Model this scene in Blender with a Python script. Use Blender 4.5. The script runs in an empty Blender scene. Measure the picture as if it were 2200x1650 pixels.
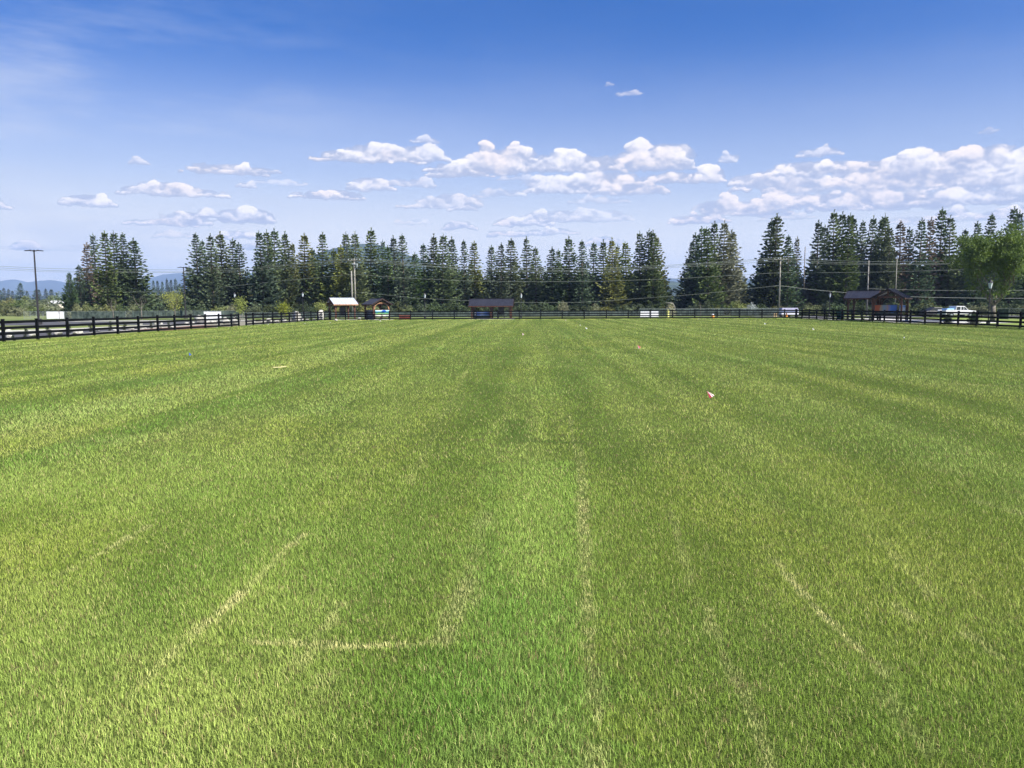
import bpy, math, random
import numpy as np
from mathutils import Vector, Matrix

S = bpy.context.scene
C = S.collection
R = math.radians
random.seed(7)
RNG = np.random.default_rng(11)

# ------------------------------------------------------------------ camera
F_PX, PW, PH = 1653.0, 2200.0, 1650.0
HC, PITCH, ROLL = 1.9, 5.8, -0.0046
cam_d = bpy.data.cameras.new('camera')
cam = bpy.data.objects.new('camera', cam_d)
C.objects.link(cam)
cam_d.sensor_width = 36.0
cam_d.lens = F_PX / PW * 36.0
cam_d.clip_start = 0.05
cam_d.clip_end = 40000
M3 = Matrix.Rotation(R(90 - PITCH), 3, 'X') @ Matrix.Rotation(ROLL, 3, 'Z')
cam.matrix_world = Matrix.Translation((0, 0, HC)) @ M3.to_4x4()
S.camera = cam

def ray(px, py):
    return (M3 @ Vector(((px - PW / 2) / F_PX, -(py - PH / 2) / F_PX, -1.0)))
def G(px, py):            # the ground point seen at a pixel of the photograph
    d = ray(px, py); t = -HC / d.z
    return (d.x * t, d.y * t)
def P(px, py, Y):         # the point at depth Y seen at that pixel
    d = ray(px, py); t = Y / d.y
    return (d.x * t, Y, HC + d.z * t)
def XY(px, Y):
    d = ray(px, 660); return (d.x / d.y * Y, Y)

# ------------------------------------------------------------------ sky, sun, exposure
SUN_EL, SUN_AZ = 46.0, 122.0       # azimuth clockwise from +Y: right of and behind the camera
S.view_settings.view_transform = 'Standard'
S.view_settings.look = 'None'
S.view_settings.gamma = 1.0
S.view_settings.use_curve_mapping = False
EXPO = 1.4
S.view_settings.exposure = EXPO
SKY_STRENGTH = 0.05
world = bpy.data.worlds.new('World'); S.world = world; world.use_nodes = True

class NT:
    """small helper round a node tree"""
    def __init__(s, nt): s.nt = nt; s.N = nt.nodes; s.L = nt.links
    def n(s, t, **k):
        x = s.N.new(t)
        for a, b in k.items(): setattr(x, a, b)
        return x
    def put(s, sock, v):
        if isinstance(v, bpy.types.NodeSocket): s.L.new(v, sock)
        else: sock.default_value = v
    def m(s, op, a, b=None, c=None, clamp=False):
        x = s.n('ShaderNodeMath', operation=op, use_clamp=clamp)
        s.put(x.inputs[0], a)
        if b is not None: s.put(x.inputs[1], b)
        if c is not None: s.put(x.inputs[2], c)
        return x.outputs[0]
    def mix(s, f, a, b, mode='MIX'):
        x = s.n('ShaderNodeMix', data_type='RGBA', blend_type=mode)
        s.put(x.inputs[0], f); s.put(x.inputs[6], a); s.put(x.inputs[7], b)
        return x.outputs[2]
    def noise(s, vec, scale, detail=4, rough=0.5, dist=0.0, dim='3D'):
        x = s.n('ShaderNodeTexNoise', noise_dimensions=dim)
        if vec is not None: s.L.new(vec, x.inputs['Vector'])
        x.inputs['Scale'].default_value = scale; x.inputs['Detail'].default_value = detail
        x.inputs['Roughness'].default_value = rough; x.inputs['Distortion'].default_value = dist
        return x.outputs['Fac']
    def rng(s, v, a, b, c=0.0, d=1.0, smooth=True):
        x = s.n('ShaderNodeMapRange', interpolation_type='SMOOTHSTEP' if smooth else 'LINEAR')
        s.put(x.inputs[0], v)
        for i, q in enumerate((a, b, c, d)): x.inputs[i + 1].default_value = q
        return x.outputs[0]

# clouds of the photograph: px, py, half width, half height, weight
CLOUDS = [
 (185,420,58,18,1.0),(345,392,62,20,1.25),(372,402,110,15,1.15),(480,355,88,16,1.1),(545,362,60,9,.8),(296,342,26,10,.7),
 (600,387,55,8,.5),(530,394,20,8,.8),(350,474,72,9,1.05),(400,458,60,20,1.05),(445,450,25,14,.9),(525,452,62,22,1.05),(370,500,40,9,.6),
 (510,497,50,14,.95),(535,525,32,9,.85),(52,520,34,13,1.2),(40,527,90,8,.4),(140,528,60,8,.35),
 (760,325,75,18,1.0),(815,312,80,22,.95),(900,318,60,22,.85),(915,296,30,8,.7),(790,333,110,11,1.0),
 (706,410,74,14,1.1),(795,386,48,18,.9),(885,385,48,13,.65),(965,420,75,20,.8),(935,436,75,9,.8),(990,441,32,9,.9),
 (990,352,66,22,1.25),(1075,330,85,34,1.35),(1110,315,38,24,1.2),(1190,335,80,26,1.15),(1260,338,80,24,1.05),(1070,350,140,14,1.2),
 (1370,325,55,28,.95),(1440,312,52,32,1.15),(1415,335,70,24,.9),(1190,385,70,24,.95),(1290,372,95,26,1.05),(1350,392,80,22,.9),
 (1450,372,58,17,1.1),(1528,366,34,20,1.05),(1565,332,20,12,.7),(1110,378,40,8,.5),(1075,408,50,12,.55),
 (1125,468,62,14,1.0),(1190,456,70,16,.85),(1275,452,70,17,.65),(1240,465,110,10,.6),(1090,497,42,9,.95),(1180,493,60,9,.9),
 (987,477,32,12,1.05),(885,472,40,8,.5),(1300,512,42,12,.9),(1290,425,60,10,.5),
 (1500,462,62,15,1.0),(1560,432,70,22,.95),(1620,378,55,16,.9),(1640,430,60,26,1.0),(1750,350,110,20,1.05),(1700,378,120,22,.9),(1763,320,48,12,.7),
 (1730,418,110,24,1.25),(1850,412,110,30,1.3),(1960,415,110,26,1.3),(1740,385,100,22,.8),(1890,352,110,32,1.0),(1990,330,110,32,1.35),(2110,318,110,34,1.4),
 (2060,345,160,38,1.1),(2180,340,90,50,1.0),(1960,375,160,26,.85),(2130,372,140,24,.85),(2080,412,120,20,1.2),(2190,405,110,24,1.3),(2300,350,160,60,1.2),(2330,430,160,40,1.1),
 (1980,466,70,12,.7),(2050,450,38,14,1.0),(2180,447,70,16,1.0),(2080,462,90,10,.6),(1690,462,60,9,.6),
 (1350,195,28,7,.55),(1305,178,10,5,.4),(2125,275,22,8,.45),(-60,420,80,20,1.0),(-160,500,110,22,1.0),
]

def build_sky():
    T = NT(world.node_tree); T.N.clear()
    out = T.n('ShaderNodeOutputWorld'); bg = T.n('ShaderNodeBackground')
    T.L.new(bg.outputs[0], out.inputs[0]); bg.inputs[1].default_value = SKY_STRENGTH
    sky = T.n('ShaderNodeTexSky', sky_type='NISHITA')
    sky.sun_disc = False; sky.sun_elevation = R(SUN_EL); sky.sun_rotation = R(SUN_AZ)
    sky.altitude = 650; sky.air_density = 1.0; sky.dust_density = 0.7; sky.ozone_density = 3.0
    hs = T.n('ShaderNodeHueSaturation'); hs.inputs['Saturation'].default_value = 1.35; hs.inputs['Value'].default_value = 1.0
    T.L.new(T.mix(1.0, sky.outputs[0], (.52, .67, 1.04, 1), 'MULTIPLY'), hs.inputs['Color'])
    # direction -> azimuth / elevation (radians)
    geo = T.n('ShaderNodeTexCoord'); sep = T.n('ShaderNodeSeparateXYZ'); T.L.new(geo.outputs['Generated'], sep.inputs[0])
    az = T.m('ARCTAN2', sep.outputs[0], sep.outputs[1]); el = T.m('ARCSINE', sep.outputs[2])
    pvn = T.n('ShaderNodeCombineXYZ'); T.put(pvn.inputs[0], az); T.put(pvn.inputs[1], el); pv = pvn.outputs[0]
    # scattered clouds in the rest of the sky, round the other sides
    away = T.rng(T.m('ABSOLUTE', az), .80, 1.0); low = T.rng(el, .05, .34, 1, 0)
    an = T.n('ShaderNodeMapping'); T.L.new(pv, an.inputs[0]); an.inputs['Scale'].default_value = (1, 3, 1)
    nn = T.noise(an.outputs[0], 7, 5, dim='2D')
    dens = T.m('MULTIPLY', T.m('MULTIPLY', away, low), T.rng(nn, .54, .62)); lit = .8
    k = 1.0 / SKY_STRENGTH / 2 ** EXPO
    ccol = T.mix(.8, (.52 * k, .56 * k, .72 * k, 1), (1.42 * k, 1.26 * k, 1.18 * k, 1))
    # veil of cirrus on the left and pale air near the horizon
    vm = T.n('ShaderNodeMapping'); T.L.new(pv, vm.inputs[0]); vm.inputs['Scale'].default_value = (1, 5, 1); vm.inputs['Rotation'].default_value = (0, 0, .10)
    vn = T.noise(vm.outputs[0], 3.2, 6, .6, dim='2D')
    veil = T.m('MULTIPLY', T.rng(vn, .38, .72), T.rng(az, -.05, -.6, 0.06, .55))
    veil = T.m('MULTIPLY', veil, T.rng(el, .42, .22))
    horizon = T.rng(el, .34, .05, 0, .95)
    horizon = T.m('MULTIPLY', horizon, T.rng(az, .5, -.5, .9, 1.1))
    base = T.mix(horizon, hs.outputs[0], (.76 * k, .82 * k, .93 * k, 1))
    lowair = T.rng(el, .17, .0, 0, .9)
    base = T.mix(lowair, base, (1.40 * k, 1.28 * k, 1.06 * k, 1))
    base = T.mix(veil, base, (.66 * k, .72 * k, .90 * k, 1))
    fin = T.mix(T.m('MULTIPLY', dens, .94), base, ccol)
    T.L.new(fin, bg.inputs[0])
build_sky()

sun_d = bpy.data.lights.new('sun', 'SUN'); sun = bpy.data.objects.new('sun', sun_d); C.objects.link(sun)
sun_d.energy = 5.0; sun_d.angle = R(0.53); sun_d.color = (1.0, .955, .88)
sdir = Vector((math.cos(R(SUN_EL)) * math.sin(R(SUN_AZ)), math.cos(R(SUN_EL)) * math.cos(R(SUN_AZ)), math.sin(R(SUN_EL))))
sun.rotation_euler = sdir.to_track_quat('Z', 'Y').to_euler()
sun.location = (60, -40, 80)

# ------------------------------------------------------------------ helpers
def mat(name, col, rough=.8, var=.25, vscale=3.0, bump=0.0, metal=0.0, spec=.3, col2=None, bscale=None, random_obj=0.0, transl=0.0):
    m = bpy.data.materials.new(name); m.use_nodes = True
    T = NT(m.node_tree); b = T.N['Principled BSDF']
    tc = T.n('ShaderNodeTexCoord')
    nz = T.noise(tc.outputs['Object'], vscale, 5, .6)
    c2 = col2 or tuple(max(0, c * (1 - var * 1.4)) for c in col)
    c1 = tuple(min(1, c * (1 + var)) for c in col)
    c = T.mix(T.rng(nz, .3, .7), (*c2, 1), (*c1, 1))
    if random_obj:
        oi = T.n('ShaderNodeObjectInfo')
        h = T.n('ShaderNodeHueSaturation'); T.L.new(c, h.inputs['Color'])
        T.put(h.inputs['Hue'], T.m('ADD', .5 - random_obj * .06, T.m('MULTIPLY', oi.outputs['Random'], random_obj * .12)))
        r2 = T.m('FRACT', T.m('MULTIPLY', oi.outputs['Random'], 37.7))
        T.put(h.inputs['Value'], T.m('ADD', 1 - random_obj * .6, T.m('MULTIPLY', r2, random_obj * 1.2)))
        T.put(h.inputs['Saturation'], T.m('ADD', 1 - random_obj * .5, T.m('MULTIPLY', T.m('FRACT', T.m('MULTIPLY', oi.outputs['Random'], 91.3)), random_obj)))
        c = h.outputs[0]
    T.L.new(c, b.inputs['Base Color'])
    b.inputs['Roughness'].default_value = rough; b.inputs['Metallic'].default_value = metal
    b.inputs['Specular IOR Level'].default_value = spec
    if bump:
        bp = T.n('ShaderNodeBump'); bp.inputs['Strength'].default_value = bump; bp.inputs['Distance'].default_value = .02
        T.L.new(T.noise(tc.outputs['Object'], bscale or vscale * 6, 4), bp.inputs['Height']); T.L.new(bp.outputs[0], b.inputs['Normal'])
    if transl:
        tr = T.n('ShaderNodeBsdfTranslucent'); T.L.new(c, tr.inputs[0])
        ms = T.n('ShaderNodeMixShader'); ms.inputs[0].default_value = transl
        T.L.new(b.outputs[0], ms.inputs[1]); T.L.new(tr.outputs[0], ms.inputs[2])
        T.L.new(ms.outputs[0], T.N['Material Output'].inputs[0])
    return m

class MB:
    def __init__(s): s.v = []; s.f = []
    def add(s, vs, fs):
        o = len(s.v); s.v += [tuple(v) for v in vs]; s.f += [tuple(i + o for i in f) for f in fs]
    def box(s, c, size, rz=0.0, ry=0.0, rx=0.0, bev=0.0):
        M = Matrix.Rotation(rz, 3, 'Z') @ Matrix.Rotation(ry, 3, 'Y') @ Matrix.Rotation(rx, 3, 'X')
        hx, hy, hz = (q / 2 for q in size)
        vs = [Vector(c) + M @ Vector((x * hx, y * hy, z * hz)) for x in (-1, 1) for y in (-1, 1) for z in (-1, 1)]
        s.add(vs, [(0, 1, 3, 2), (4, 6, 7, 5), (0, 4, 5, 1), (2, 3, 7, 6), (0, 2, 6, 4), (1, 5, 7, 3)])
    def bar(s, a, b, w, h):
        a, b = Vector(a), Vector(b); d = (b - a).normalized()
        up = Vector((0, 0, 1)) if abs(d.z) < .95 else Vector((0, 1, 0))
        sd = d.cross(up).normalized(); u = sd.cross(d)
        vs = [p + sd * (x * w / 2) + u * (y * h / 2) for p in (a, b) for (x, y) in ((-1, -1), (1, -1), (1, 1), (-1, 1))]
        s.add(vs, [(0, 3, 2, 1), (4, 5, 6, 7), (0, 1, 5, 4), (1, 2, 6, 5), (2, 3, 7, 6), (3, 0, 4, 7)])
    def tube(s, pts, rad, n=6, cap=True):
        pts = [Vector(p) for p in pts]
        rads = rad if isinstance(rad, (list, tuple)) else [rad] * len(pts)
        vs = []; fs = []
        for i, p in enumerate(pts):
            d = (pts[min(i + 1, len(pts) - 1)] - pts[max(i - 1, 0)]).normalized()
            up = Vector((0, 0, 1)) if abs(d.z) < .9 else Vector((1, 0, 0))
            sd = d.cross(up).normalized(); u = sd.cross(d)
            for k in range(n):
                a = 2 * math.pi * k / n
                vs.append(p + (sd * math.cos(a) + u * math.sin(a)) * rads[i])
        for i in range(len(pts) - 1):
            for k in range(n):
                k2 = (k + 1) % n
                fs.append((i * n + k, i * n + k2, (i + 1) * n + k2, (i + 1) * n + k))
        if cap:
            fs.append(tuple(range(n))[::-1]); fs.append(tuple((len(pts) - 1) * n + k for k in range(n)))
        s.add(vs, fs)
    def lathe(s, prof, n=12, c=(0, 0, 0)):
        vs = []; fs = []
        for (r, z) in prof:
            for k in range(n):
                a = 2 * math.pi * k / n; vs.append((c[0] + r * math.cos(a), c[1] + r * math.sin(a), c[2] + z))
        for i in range(len(prof) - 1):
            for k in range(n):
                k2 = (k + 1) % n; fs.append((i * n + k, i * n + k2, (i + 1) * n + k2, (i + 1) * n + k))
        fs.append(tuple(range(n))[::-1]); fs.append(tuple((len(prof) - 1) * n + k for k in range(n)))
        s.add(vs, fs)
    def prism(s, poly, y0, y1):       # polygon in x,z pushed along y
        n = len(poly)
        vs = [(x, y0, z) for x, z in poly] + [(x, y1, z) for x, z in poly]
        fs = [tuple(range(n)), tuple(range(2 * n - 1, n - 1, -1))] + [(i, i + n, (i + 1) % n + n, (i + 1) % n) for i in range(n)]
        s.add(vs, fs)
    def mesh(s, name):
        me = bpy.data.meshes.new(name); me.from_pydata(s.v, [], s.f); me.update(); return me
    def build(s, name, m, parent=None, smooth=False, bevel=0.0):
        me = s.mesh(name)
        o = bpy.data.objects.new(name, me); C.objects.link(o)
        if m is not None: me.materials.append(m)
        if parent is not None: o.parent = parent
        if smooth: me.polygons.foreach_set('use_smooth', [True] * len(me.polygons))
        if bevel:
            b = o.modifiers.new('bevel', 'BEVEL'); b.width = bevel; b.segments = 2
        return o

def tag(o, label=None, cat=None, group=None, kind=None):
    if label: o['label'] = label
    if cat: o['category'] = cat
    if group: o['group'] = group
    if kind: o['kind'] = kind
    return o
def thing(name, label, cat, loc=(0, 0, 0), rz=0.0, group=None, scale=None):
    o = bpy.data.objects.new(name, None); C.objects.link(o)
    o.location = loc; o.rotation_euler = (0, 0, rz)
    if scale: o.scale = scale
    return tag(o, label, cat, group)
def inst(name, me, parent=None, loc=(0, 0, 0), m=None, rot=None, scale=None):
    o = bpy.data.objects.new(name, me); C.objects.link(o); o.location = loc
    if parent is not None: o.parent = parent
    if rot: o.rotation_euler = rot
    if scale: o.scale = scale
    if m is not None:
        if not me.materials: me.materials.append(m)
        o.material_slots[0].link = 'OBJECT'; o.material_slots[0].material = m
    return o
def sheet(name, pts, z, m, label=None):
    b = MB(); b.add([(x, y, z) for x, y in pts], [tuple(range(len(pts)))])
    o = b.build(name, m); tag(o, label, None, None, 'structure'); return o
ORD = ['first', 'second', 'third', 'fourth', 'fifth', 'sixth', 'seventh', 'eighth', 'ninth', 'tenth', 'eleventh', 'twelfth',
       'thirteenth', 'fourteenth', 'fifteenth', 'sixteenth', 'seventeenth', 'eighteenth', 'nineteenth', 'twentieth']

# ------------------------------------------------------------------ numpy noise
_lat = {}
def vnoise(x, y, seed=0):
    if seed not in _lat: _lat[seed] = np.random.default_rng(seed + 100).random((256, 256)).astype(np.float32)
    L = _lat[seed]
    xi = np.floor(x).astype(np.int64); yi = np.floor(y).astype(np.int64)
    fx = x - xi; fy = y - yi
    fx = fx * fx * (3 - 2 * fx); fy = fy * fy * (3 - 2 * fy)
    a = L[xi & 255, yi & 255]; b = L[(xi + 1) & 255, yi & 255]; c = L[xi & 255, (yi + 1) & 255]; d = L[(xi + 1) & 255, (yi + 1) & 255]
    return (a * (1 - fx) + b * fx) * (1 - fy) + (c * (1 - fx) + d * fx) * fy
def fbm(x, y, seed=0, o=4):
    t = 0; a = .5; n = 0
    for i in range(o):
        t = t + a * vnoise(x * 2 ** i, y * 2 ** i, seed + i); n += a; a *= .5
    return t / n
def sstep(a, b, x):
    t = np.clip((x - a) / (b - a), 0, 1); return t * t * (3 - 2 * t)

# ------------------------------------------------------------------ the lawn: colour of the turf as a function of the place
# worn strips, seams and lush bands of the turf: points in the photograph, half width in metres, kind, strength
STROKES = [
 ([(652,1150),(520,1275),(405,1370),(300,1480),(200,1600)], .05, 'dry', .4), ([(1690,1235),(1790,1345),(1900,1450),(1960,1570),(2010,1660)], .05, 'dry', .4),
 ([(1525,1310),(1560,1420),(1625,1560),(1650,1660)], .055, 'dry', .6), ([(1222,890),(1250,1065),(1262,1270),(1276,1500),(1284,1800)], .04, 'dry', .55),
 ([(1042,1100),(1020,1200),(985,1310),(955,1385)], .12, 'dry', .45), ([(640,1300),(560,1500)], .3, 'pale', .4), ([(880,1040),(1000,800)], .1, 'dry', .25), ([(1440,1100),(1500,1300)], .06, 'dry', .4),
 ([(1172,1000),(1150,1200),(1128,1660)], .30, 'fresh', 1.0), 
 ([(1172,742),(1180,765)], .10, 'dry', .6), ([(1222,890),(1228,912)], .08, 'dry', .6),
 ([(1250,1065),(1254,1100),(1256,1155)], .085, 'dry', 1.0), ([(1262,1270),(1262,1315)], .08, 'dry', .8),
 ([(1260,1345),(1266,1390)], .09, 'dry', 1.0), ([(1268,1420),(1276,1500),(1280,1650),(1284,1800)], .085, 'dry', 1.0), ([(1248,960),(1256,1160),(1268,1420)], .09, 'dry', .55),
 ([(652,1150),(600,1195)], .06, 'dry', .6), ([(520,1275),(480,1310),(440,1345),(405,1370)], .07, 'dry', 1.0), ([(405,1370),(350,1425),(300,1475)], .06, 'dry', .8),
 ([(320,1130),(262,1165),(215,1190)], .09, 'dry', .7), ([(215,1190),(120,1240)], .07, 'dry', .3),
 ([(1042,1105),(1040,1125)], .13, 'dry', .7), ([(1022,1190),(1018,1215)], .09, 'bare', .8), ([(1010,1250),(985,1300),(965,1345)], .13, 'dry', .9),
 ([(1030,1280),(1020,1300)], .06, 'dry', .8), ([(975,1330),(955,1380)], .10, 'dry', .7),
 ([(545,1382),(640,1385),(730,1388),(800,1390)], .07, 'dry', .9), ([(800,1390),(880,1384),(955,1380)], .08, 'dry', 1.0), ([(735,1300),(700,1350),(640,1440)], .09, 'dry', .45), ([(705,1455),(690,1520)], .12, 'dry', .35),
 ([(905,1408),(950,1403)], .07, 'deep', 1.2), ([(820,1440),(960,1440)], .14, 'dull', 1.2), ([(760,1540),(920,1560)], .22, 'dull', 1.1), ([(300,1500),(500,1620)], .3, 'pale', .5), ([(0,1300),(250,1550)], .5, 'pale', .5),
 ([(1690,1235),(1735,1290),(1790,1345)], .07, 'dry', 1.0), ([(1790,1345),(1850,1400),(1900,1450)], .07, 'dry', .9), ([(1900,1500),(1960,1570),(2010,1640)], .08, 'dry', .8),
 ([(1640,1180),(1700,1240)], .08, 'dry', .5), ([(1525,1310),(1520,1360)], .06, 'dry', .7), ([(1560,1420),(1600,1490),(1625,1560)], .09, 'dry', .85), ([(1625,1560),(1650,1650)], .08, 'dry', .6),
 ([(1925,1300),(1960,1330)], .07, 'dry', .6), ([(2060,1350),(2140,1410)], .08, 'dry', .45), ([(1900,1170),(2000,1280)], .08, 'dry', .35), ([(2100,1080),(2250,1120)], .12, 'dry', .5),
 ([(1960,750),(2060,749)], .35, 'dry', .6), ([(2160,804),(2260,806)], .25, 'dry', .9), ([(2060,826),(2170,830)], .22, 'dry', .6), ([(1840,838),(1900,840)], .2, 'dry', .6),
 ([(1760,736),(1900,740)], .4, 'dry', .4), ([(1610,757),(1680,759)], .25, 'dry', .5), ([(1900,860),(1985,858)], .2, 'dry', .5), ([(1540,795),(1560,830)], .25, 'dry', .3),
 ([(1350,702),(1380,706)], .35, 'dry', .8),
 ([(1110,905),(1108,950)], .15, 'deep', 1.1), ([(1130,947),(1180,950),(1240,952)], .08, 'deep', 1.2), ([(1135,795),(1125,840),(1115,880)], .13, 'dull', .6),
 ([(1060,1000),(1045,1150),(1030,1240)], .12, 'lush', .6), ([(990,1440),(975,1650)], .15, 'lush', .8), ([(1100,1300),(1060,1500)], .35, 'lush', .55), ([(1150,960),(1150,1250)], .22, 'pale', .5), ([(1090,1250),(1030,1600)], .12, 'lush', .6),
 ([(1215,800),(1290,930),(1330,1000)], .28, 'dull', .6), ([(1350,780),(1500,920),(1700,1080)], .4, 'dull', .45), ([(1440,740),(1750,900),(2200,1130)], .6, 'dull', .5), ([(1500,725),(1900,830),(2300,930)], .8, 'dull', .35),
 ([(1330,760),(1480,860),(1640,980)], .3, 'pale', .5), ([(1290,790),(1400,940)], .22, 'pale', .5), ([(1540,780),(1760,880)], .4, 'pale', .45), ([(1160,700),(1168,790)], .5, 'pale', .4),
 ([(-60,1015),(0,1000),(210,952),(420,892),(640,832),(800,788)], .42, 'lush', .75), ([(-40,885),(60,878),(200,846),(400,812),(590,777)], .42, 'lush', .6),
 ([(800,788),(900,762),(1010,725)], .6, 'lush', .35), ([(0,1050),(430,935),(800,830)], .5, 'pale', .45), ([(0,800),(300,775),(560,752)], .8, 'dull', .4), ([(300,745),(760,715),(1000,700)], 1.0, 'dull', .35),
 ([(640,1000),(900,840),(1000,760)], .4, 'pale', .4), ([(400,1100),(700,960)], .45, 'dull', .3), ([(820,1200),(1000,900)], .3, 'dull', .25), ([(1700,1450),(1800,1650)], .5, 'dull', .6), ([(1400,1000),(1500,1400)], .5, 'dull', .3),
 ([(2080,1560),(2200,1640)], .35, 'lush', .4), ([(1180,1450),(1190,1650)], .18, 'lush', .6), ([(330,840),(900,700)], .3, 'dull', .3),
]
_strokes = [([G(*p) for p in pts], w, k, s) for pts, w, k, s in STROKES]

def turf(x, y):
    """linear RGB of the blades and a height factor at ground points x, y"""
    n = x.shape[0]
    wx = x + (fbm(x * 1.1, y * 1.1, 21, 3) - .5) * .35
    xs = wx - .024 * y
    fine = fbm(x * 9, y * 9, 1, 3); med = fbm(x * 1.7, y * .9, 5, 4); big = fbm(xs * .45, y * .09, 9, 3)
    xq = x + (fbm(x * .8, y * .5, 23, 2) - .5) * .10 - .024 * y; far = .55 + .75 * sstep(6, 20, y)
    strip = .5 + (vnoise(xq * .95 + 40, y * .010 + 3, 15) - .5) * far; strip2 = .5 + (vnoise(xq * 2.3 + 11, y * .02, 16) - .5) * far; strip3 = .5 + (vnoise(xq * 6 + 5, y * .06, 17) - .5) * far
    t = (big - .5) * .9 + (strip - .5) * 1.6 + (strip2 - .5) * 1.35 + (strip3 - .5) * .7 + (med - .5) * .7
    base = np.array([.272, .362, .066]); dark = np.array([.150, .245, .036]); pale = np.array([.405, .485, .120])
    lush = np.array([.165, .310, .050]); dry = np.array([.70, .66, .28]); bare = np.array([.40, .27, .16])
    up = np.clip(t, 0, 1)[:, None]; dn = np.clip(-t * 1.2, 0, 1)[:, None]
    c = base[None] * (1 - up - dn).clip(0, 1) + pale[None] * up + dark[None] * dn
    # hue drift: cooler and yellower plots of sod
    hue = (fbm(x * .55 + 9, y * .35, 31, 3) - .5)[:, None]
    c = c * (1 + hue * np.array([[.45, .08, -.1]]))
    h = 1 + (med - .5) * .5 + (strip - .5) * .3
    for pts, w, k, s in _strokes:
        dmin = np.full(n, 1e9)
        for (ax, ay), (bx, by) in zip(pts[:-1], pts[1:]):
            dx, dy = bx - ax, by - ay; l2 = dx * dx + dy * dy + 1e-9
            tt = np.clip(((x - ax) * dx + (y - ay) * dy) / l2, 0, 1)
            dmin = np.minimum(dmin, np.hypot(x - ax - tt * dx, y - ay - tt * dy))
        edge = 1 + (fine - .5) * 1.3 + (med - .5) * 1.2
        if k in ('dry', 'bare'):
            mk = (1 - sstep(.2, 1.35, dmin / (w * (.62 if k == 'dry' else .9) * edge.clip(.35, 1.8)))) * s * sstep(.26, .56, fine * .6 + .4 * fbm(x * 22, y * 22, 71, 2))
            mk = mk[:, None].clip(0, 1)
            c = c * (1 - mk) + (dry if k == 'dry' else bare)[None] * mk; h = h * (1 - .35 * mk[:, 0])
        else:
            mk = ((1 - sstep(.5, 2.0, dmin / (w * edge.clip(.4, 2)))) * s * .8)[:, None].clip(0, 1)
            tgt = {'deep': np.array([.075, .155, .022]), 'fresh': np.array([.245, .425, .070]), 'lush': lush, 'pale': pale, 'dull': dark}[k]
            c = c * (1 - mk) + tgt[None] * mk
            if k == 'lush': h = h * (1 + .3 * mk[:, 0])
    # thin straw patches scattered
    st = sstep(.66, .80, fbm(x * .8 + 3, y * .5, 41, 4))[:, None] * .12
    c = c * (1 - st) + dry[None] * st
    return c, h

LAWN = [(-30.5, -9), (-27.7, 41.6), (-25.2, 106.0), (38.3, 104.5), (38.3, -9)]
def lawn_left(y): return np.interp(y, [-9, 41.6, 106], [-29.3, -27.6, -25.15])

def blades_mesh(x, y, hgt, wid, segs, seed, lean):
    r = np.random.default_rng(seed); n = x.shape[0]
    col, hf = turf(x, y)
    hh = hgt * hf * r.uniform(.55, 1.25, n)
    a = r.uniform(0, 2 * np.pi, n); wx, wy = np.cos(a) * wid * .5, np.sin(a) * wid * .5
    # combed lean varies slowly, plus scatter
    la = fbm(x * .9, y * .5, 51, 2) * 9 + r.normal(0, 1.8, n); lm = hh * lean * r.uniform(.1, 1.5, n)
    lx, ly = np.cos(la) * lm, np.sin(la) * lm
    # single blades: some yellow, some deep green
    q = r.random(n)[:, None]
    v = (r.uniform(.62, 1.38, n) if segs == 2 else r.uniform(.78, 1.22, n))[:, None]; wid = wid * r.lognormal(0, .3, n)
    c = col * v
    yel = (q > .93) * 1.0; c = c * (1 - yel) + np.array([[.52, .48, .20]]) * yel * v.clip(.7, 1.15)
    brn = (q < .03) * 1.0; c = c * (1 - brn) + np.array([[.28, .20, .10]]) * brn
    z0 = np.full(n, -.004)
    if segs == 2:
        V = np.stack([np.stack([x - wx, y - wy, z0], 1), np.stack([x + wx, y + wy, z0], 1),
                      np.stack([x - wx * .8 + lx * .3, y - wy * .8 + ly * .3, hh * .6], 1), np.stack([x + wx * .8 + lx * .3, y + wy * .8 + ly * .3, hh * .6], 1),
                      np.stack([x + lx, y + ly, hh * .97], 1)], 1)
        F = np.array([0, 1, 3, 0, 3, 2, 2, 3, 4]); k = 5
        grad = np.array([.8, .8, 1.0, 1.0, 1.12])
    else:
        V = np.stack([np.stack([x - wx, y - wy, z0], 1), np.stack([x + wx, y + wy, z0], 1), np.stack([x + lx, y + ly, hh], 1)], 1)
        F = np.array([0, 1, 2]); k = 3; grad = np.array([1.0, 1.0, 1.0])
    grad = np.ones(k)
    cc = c[:, None, :] * grad[None, :, None]
    idx = (np.arange(n)[:, None] * k + F[None]).ravel()
    return V.reshape(-1, 3), idx, cc.reshape(-1, 3)

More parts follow.
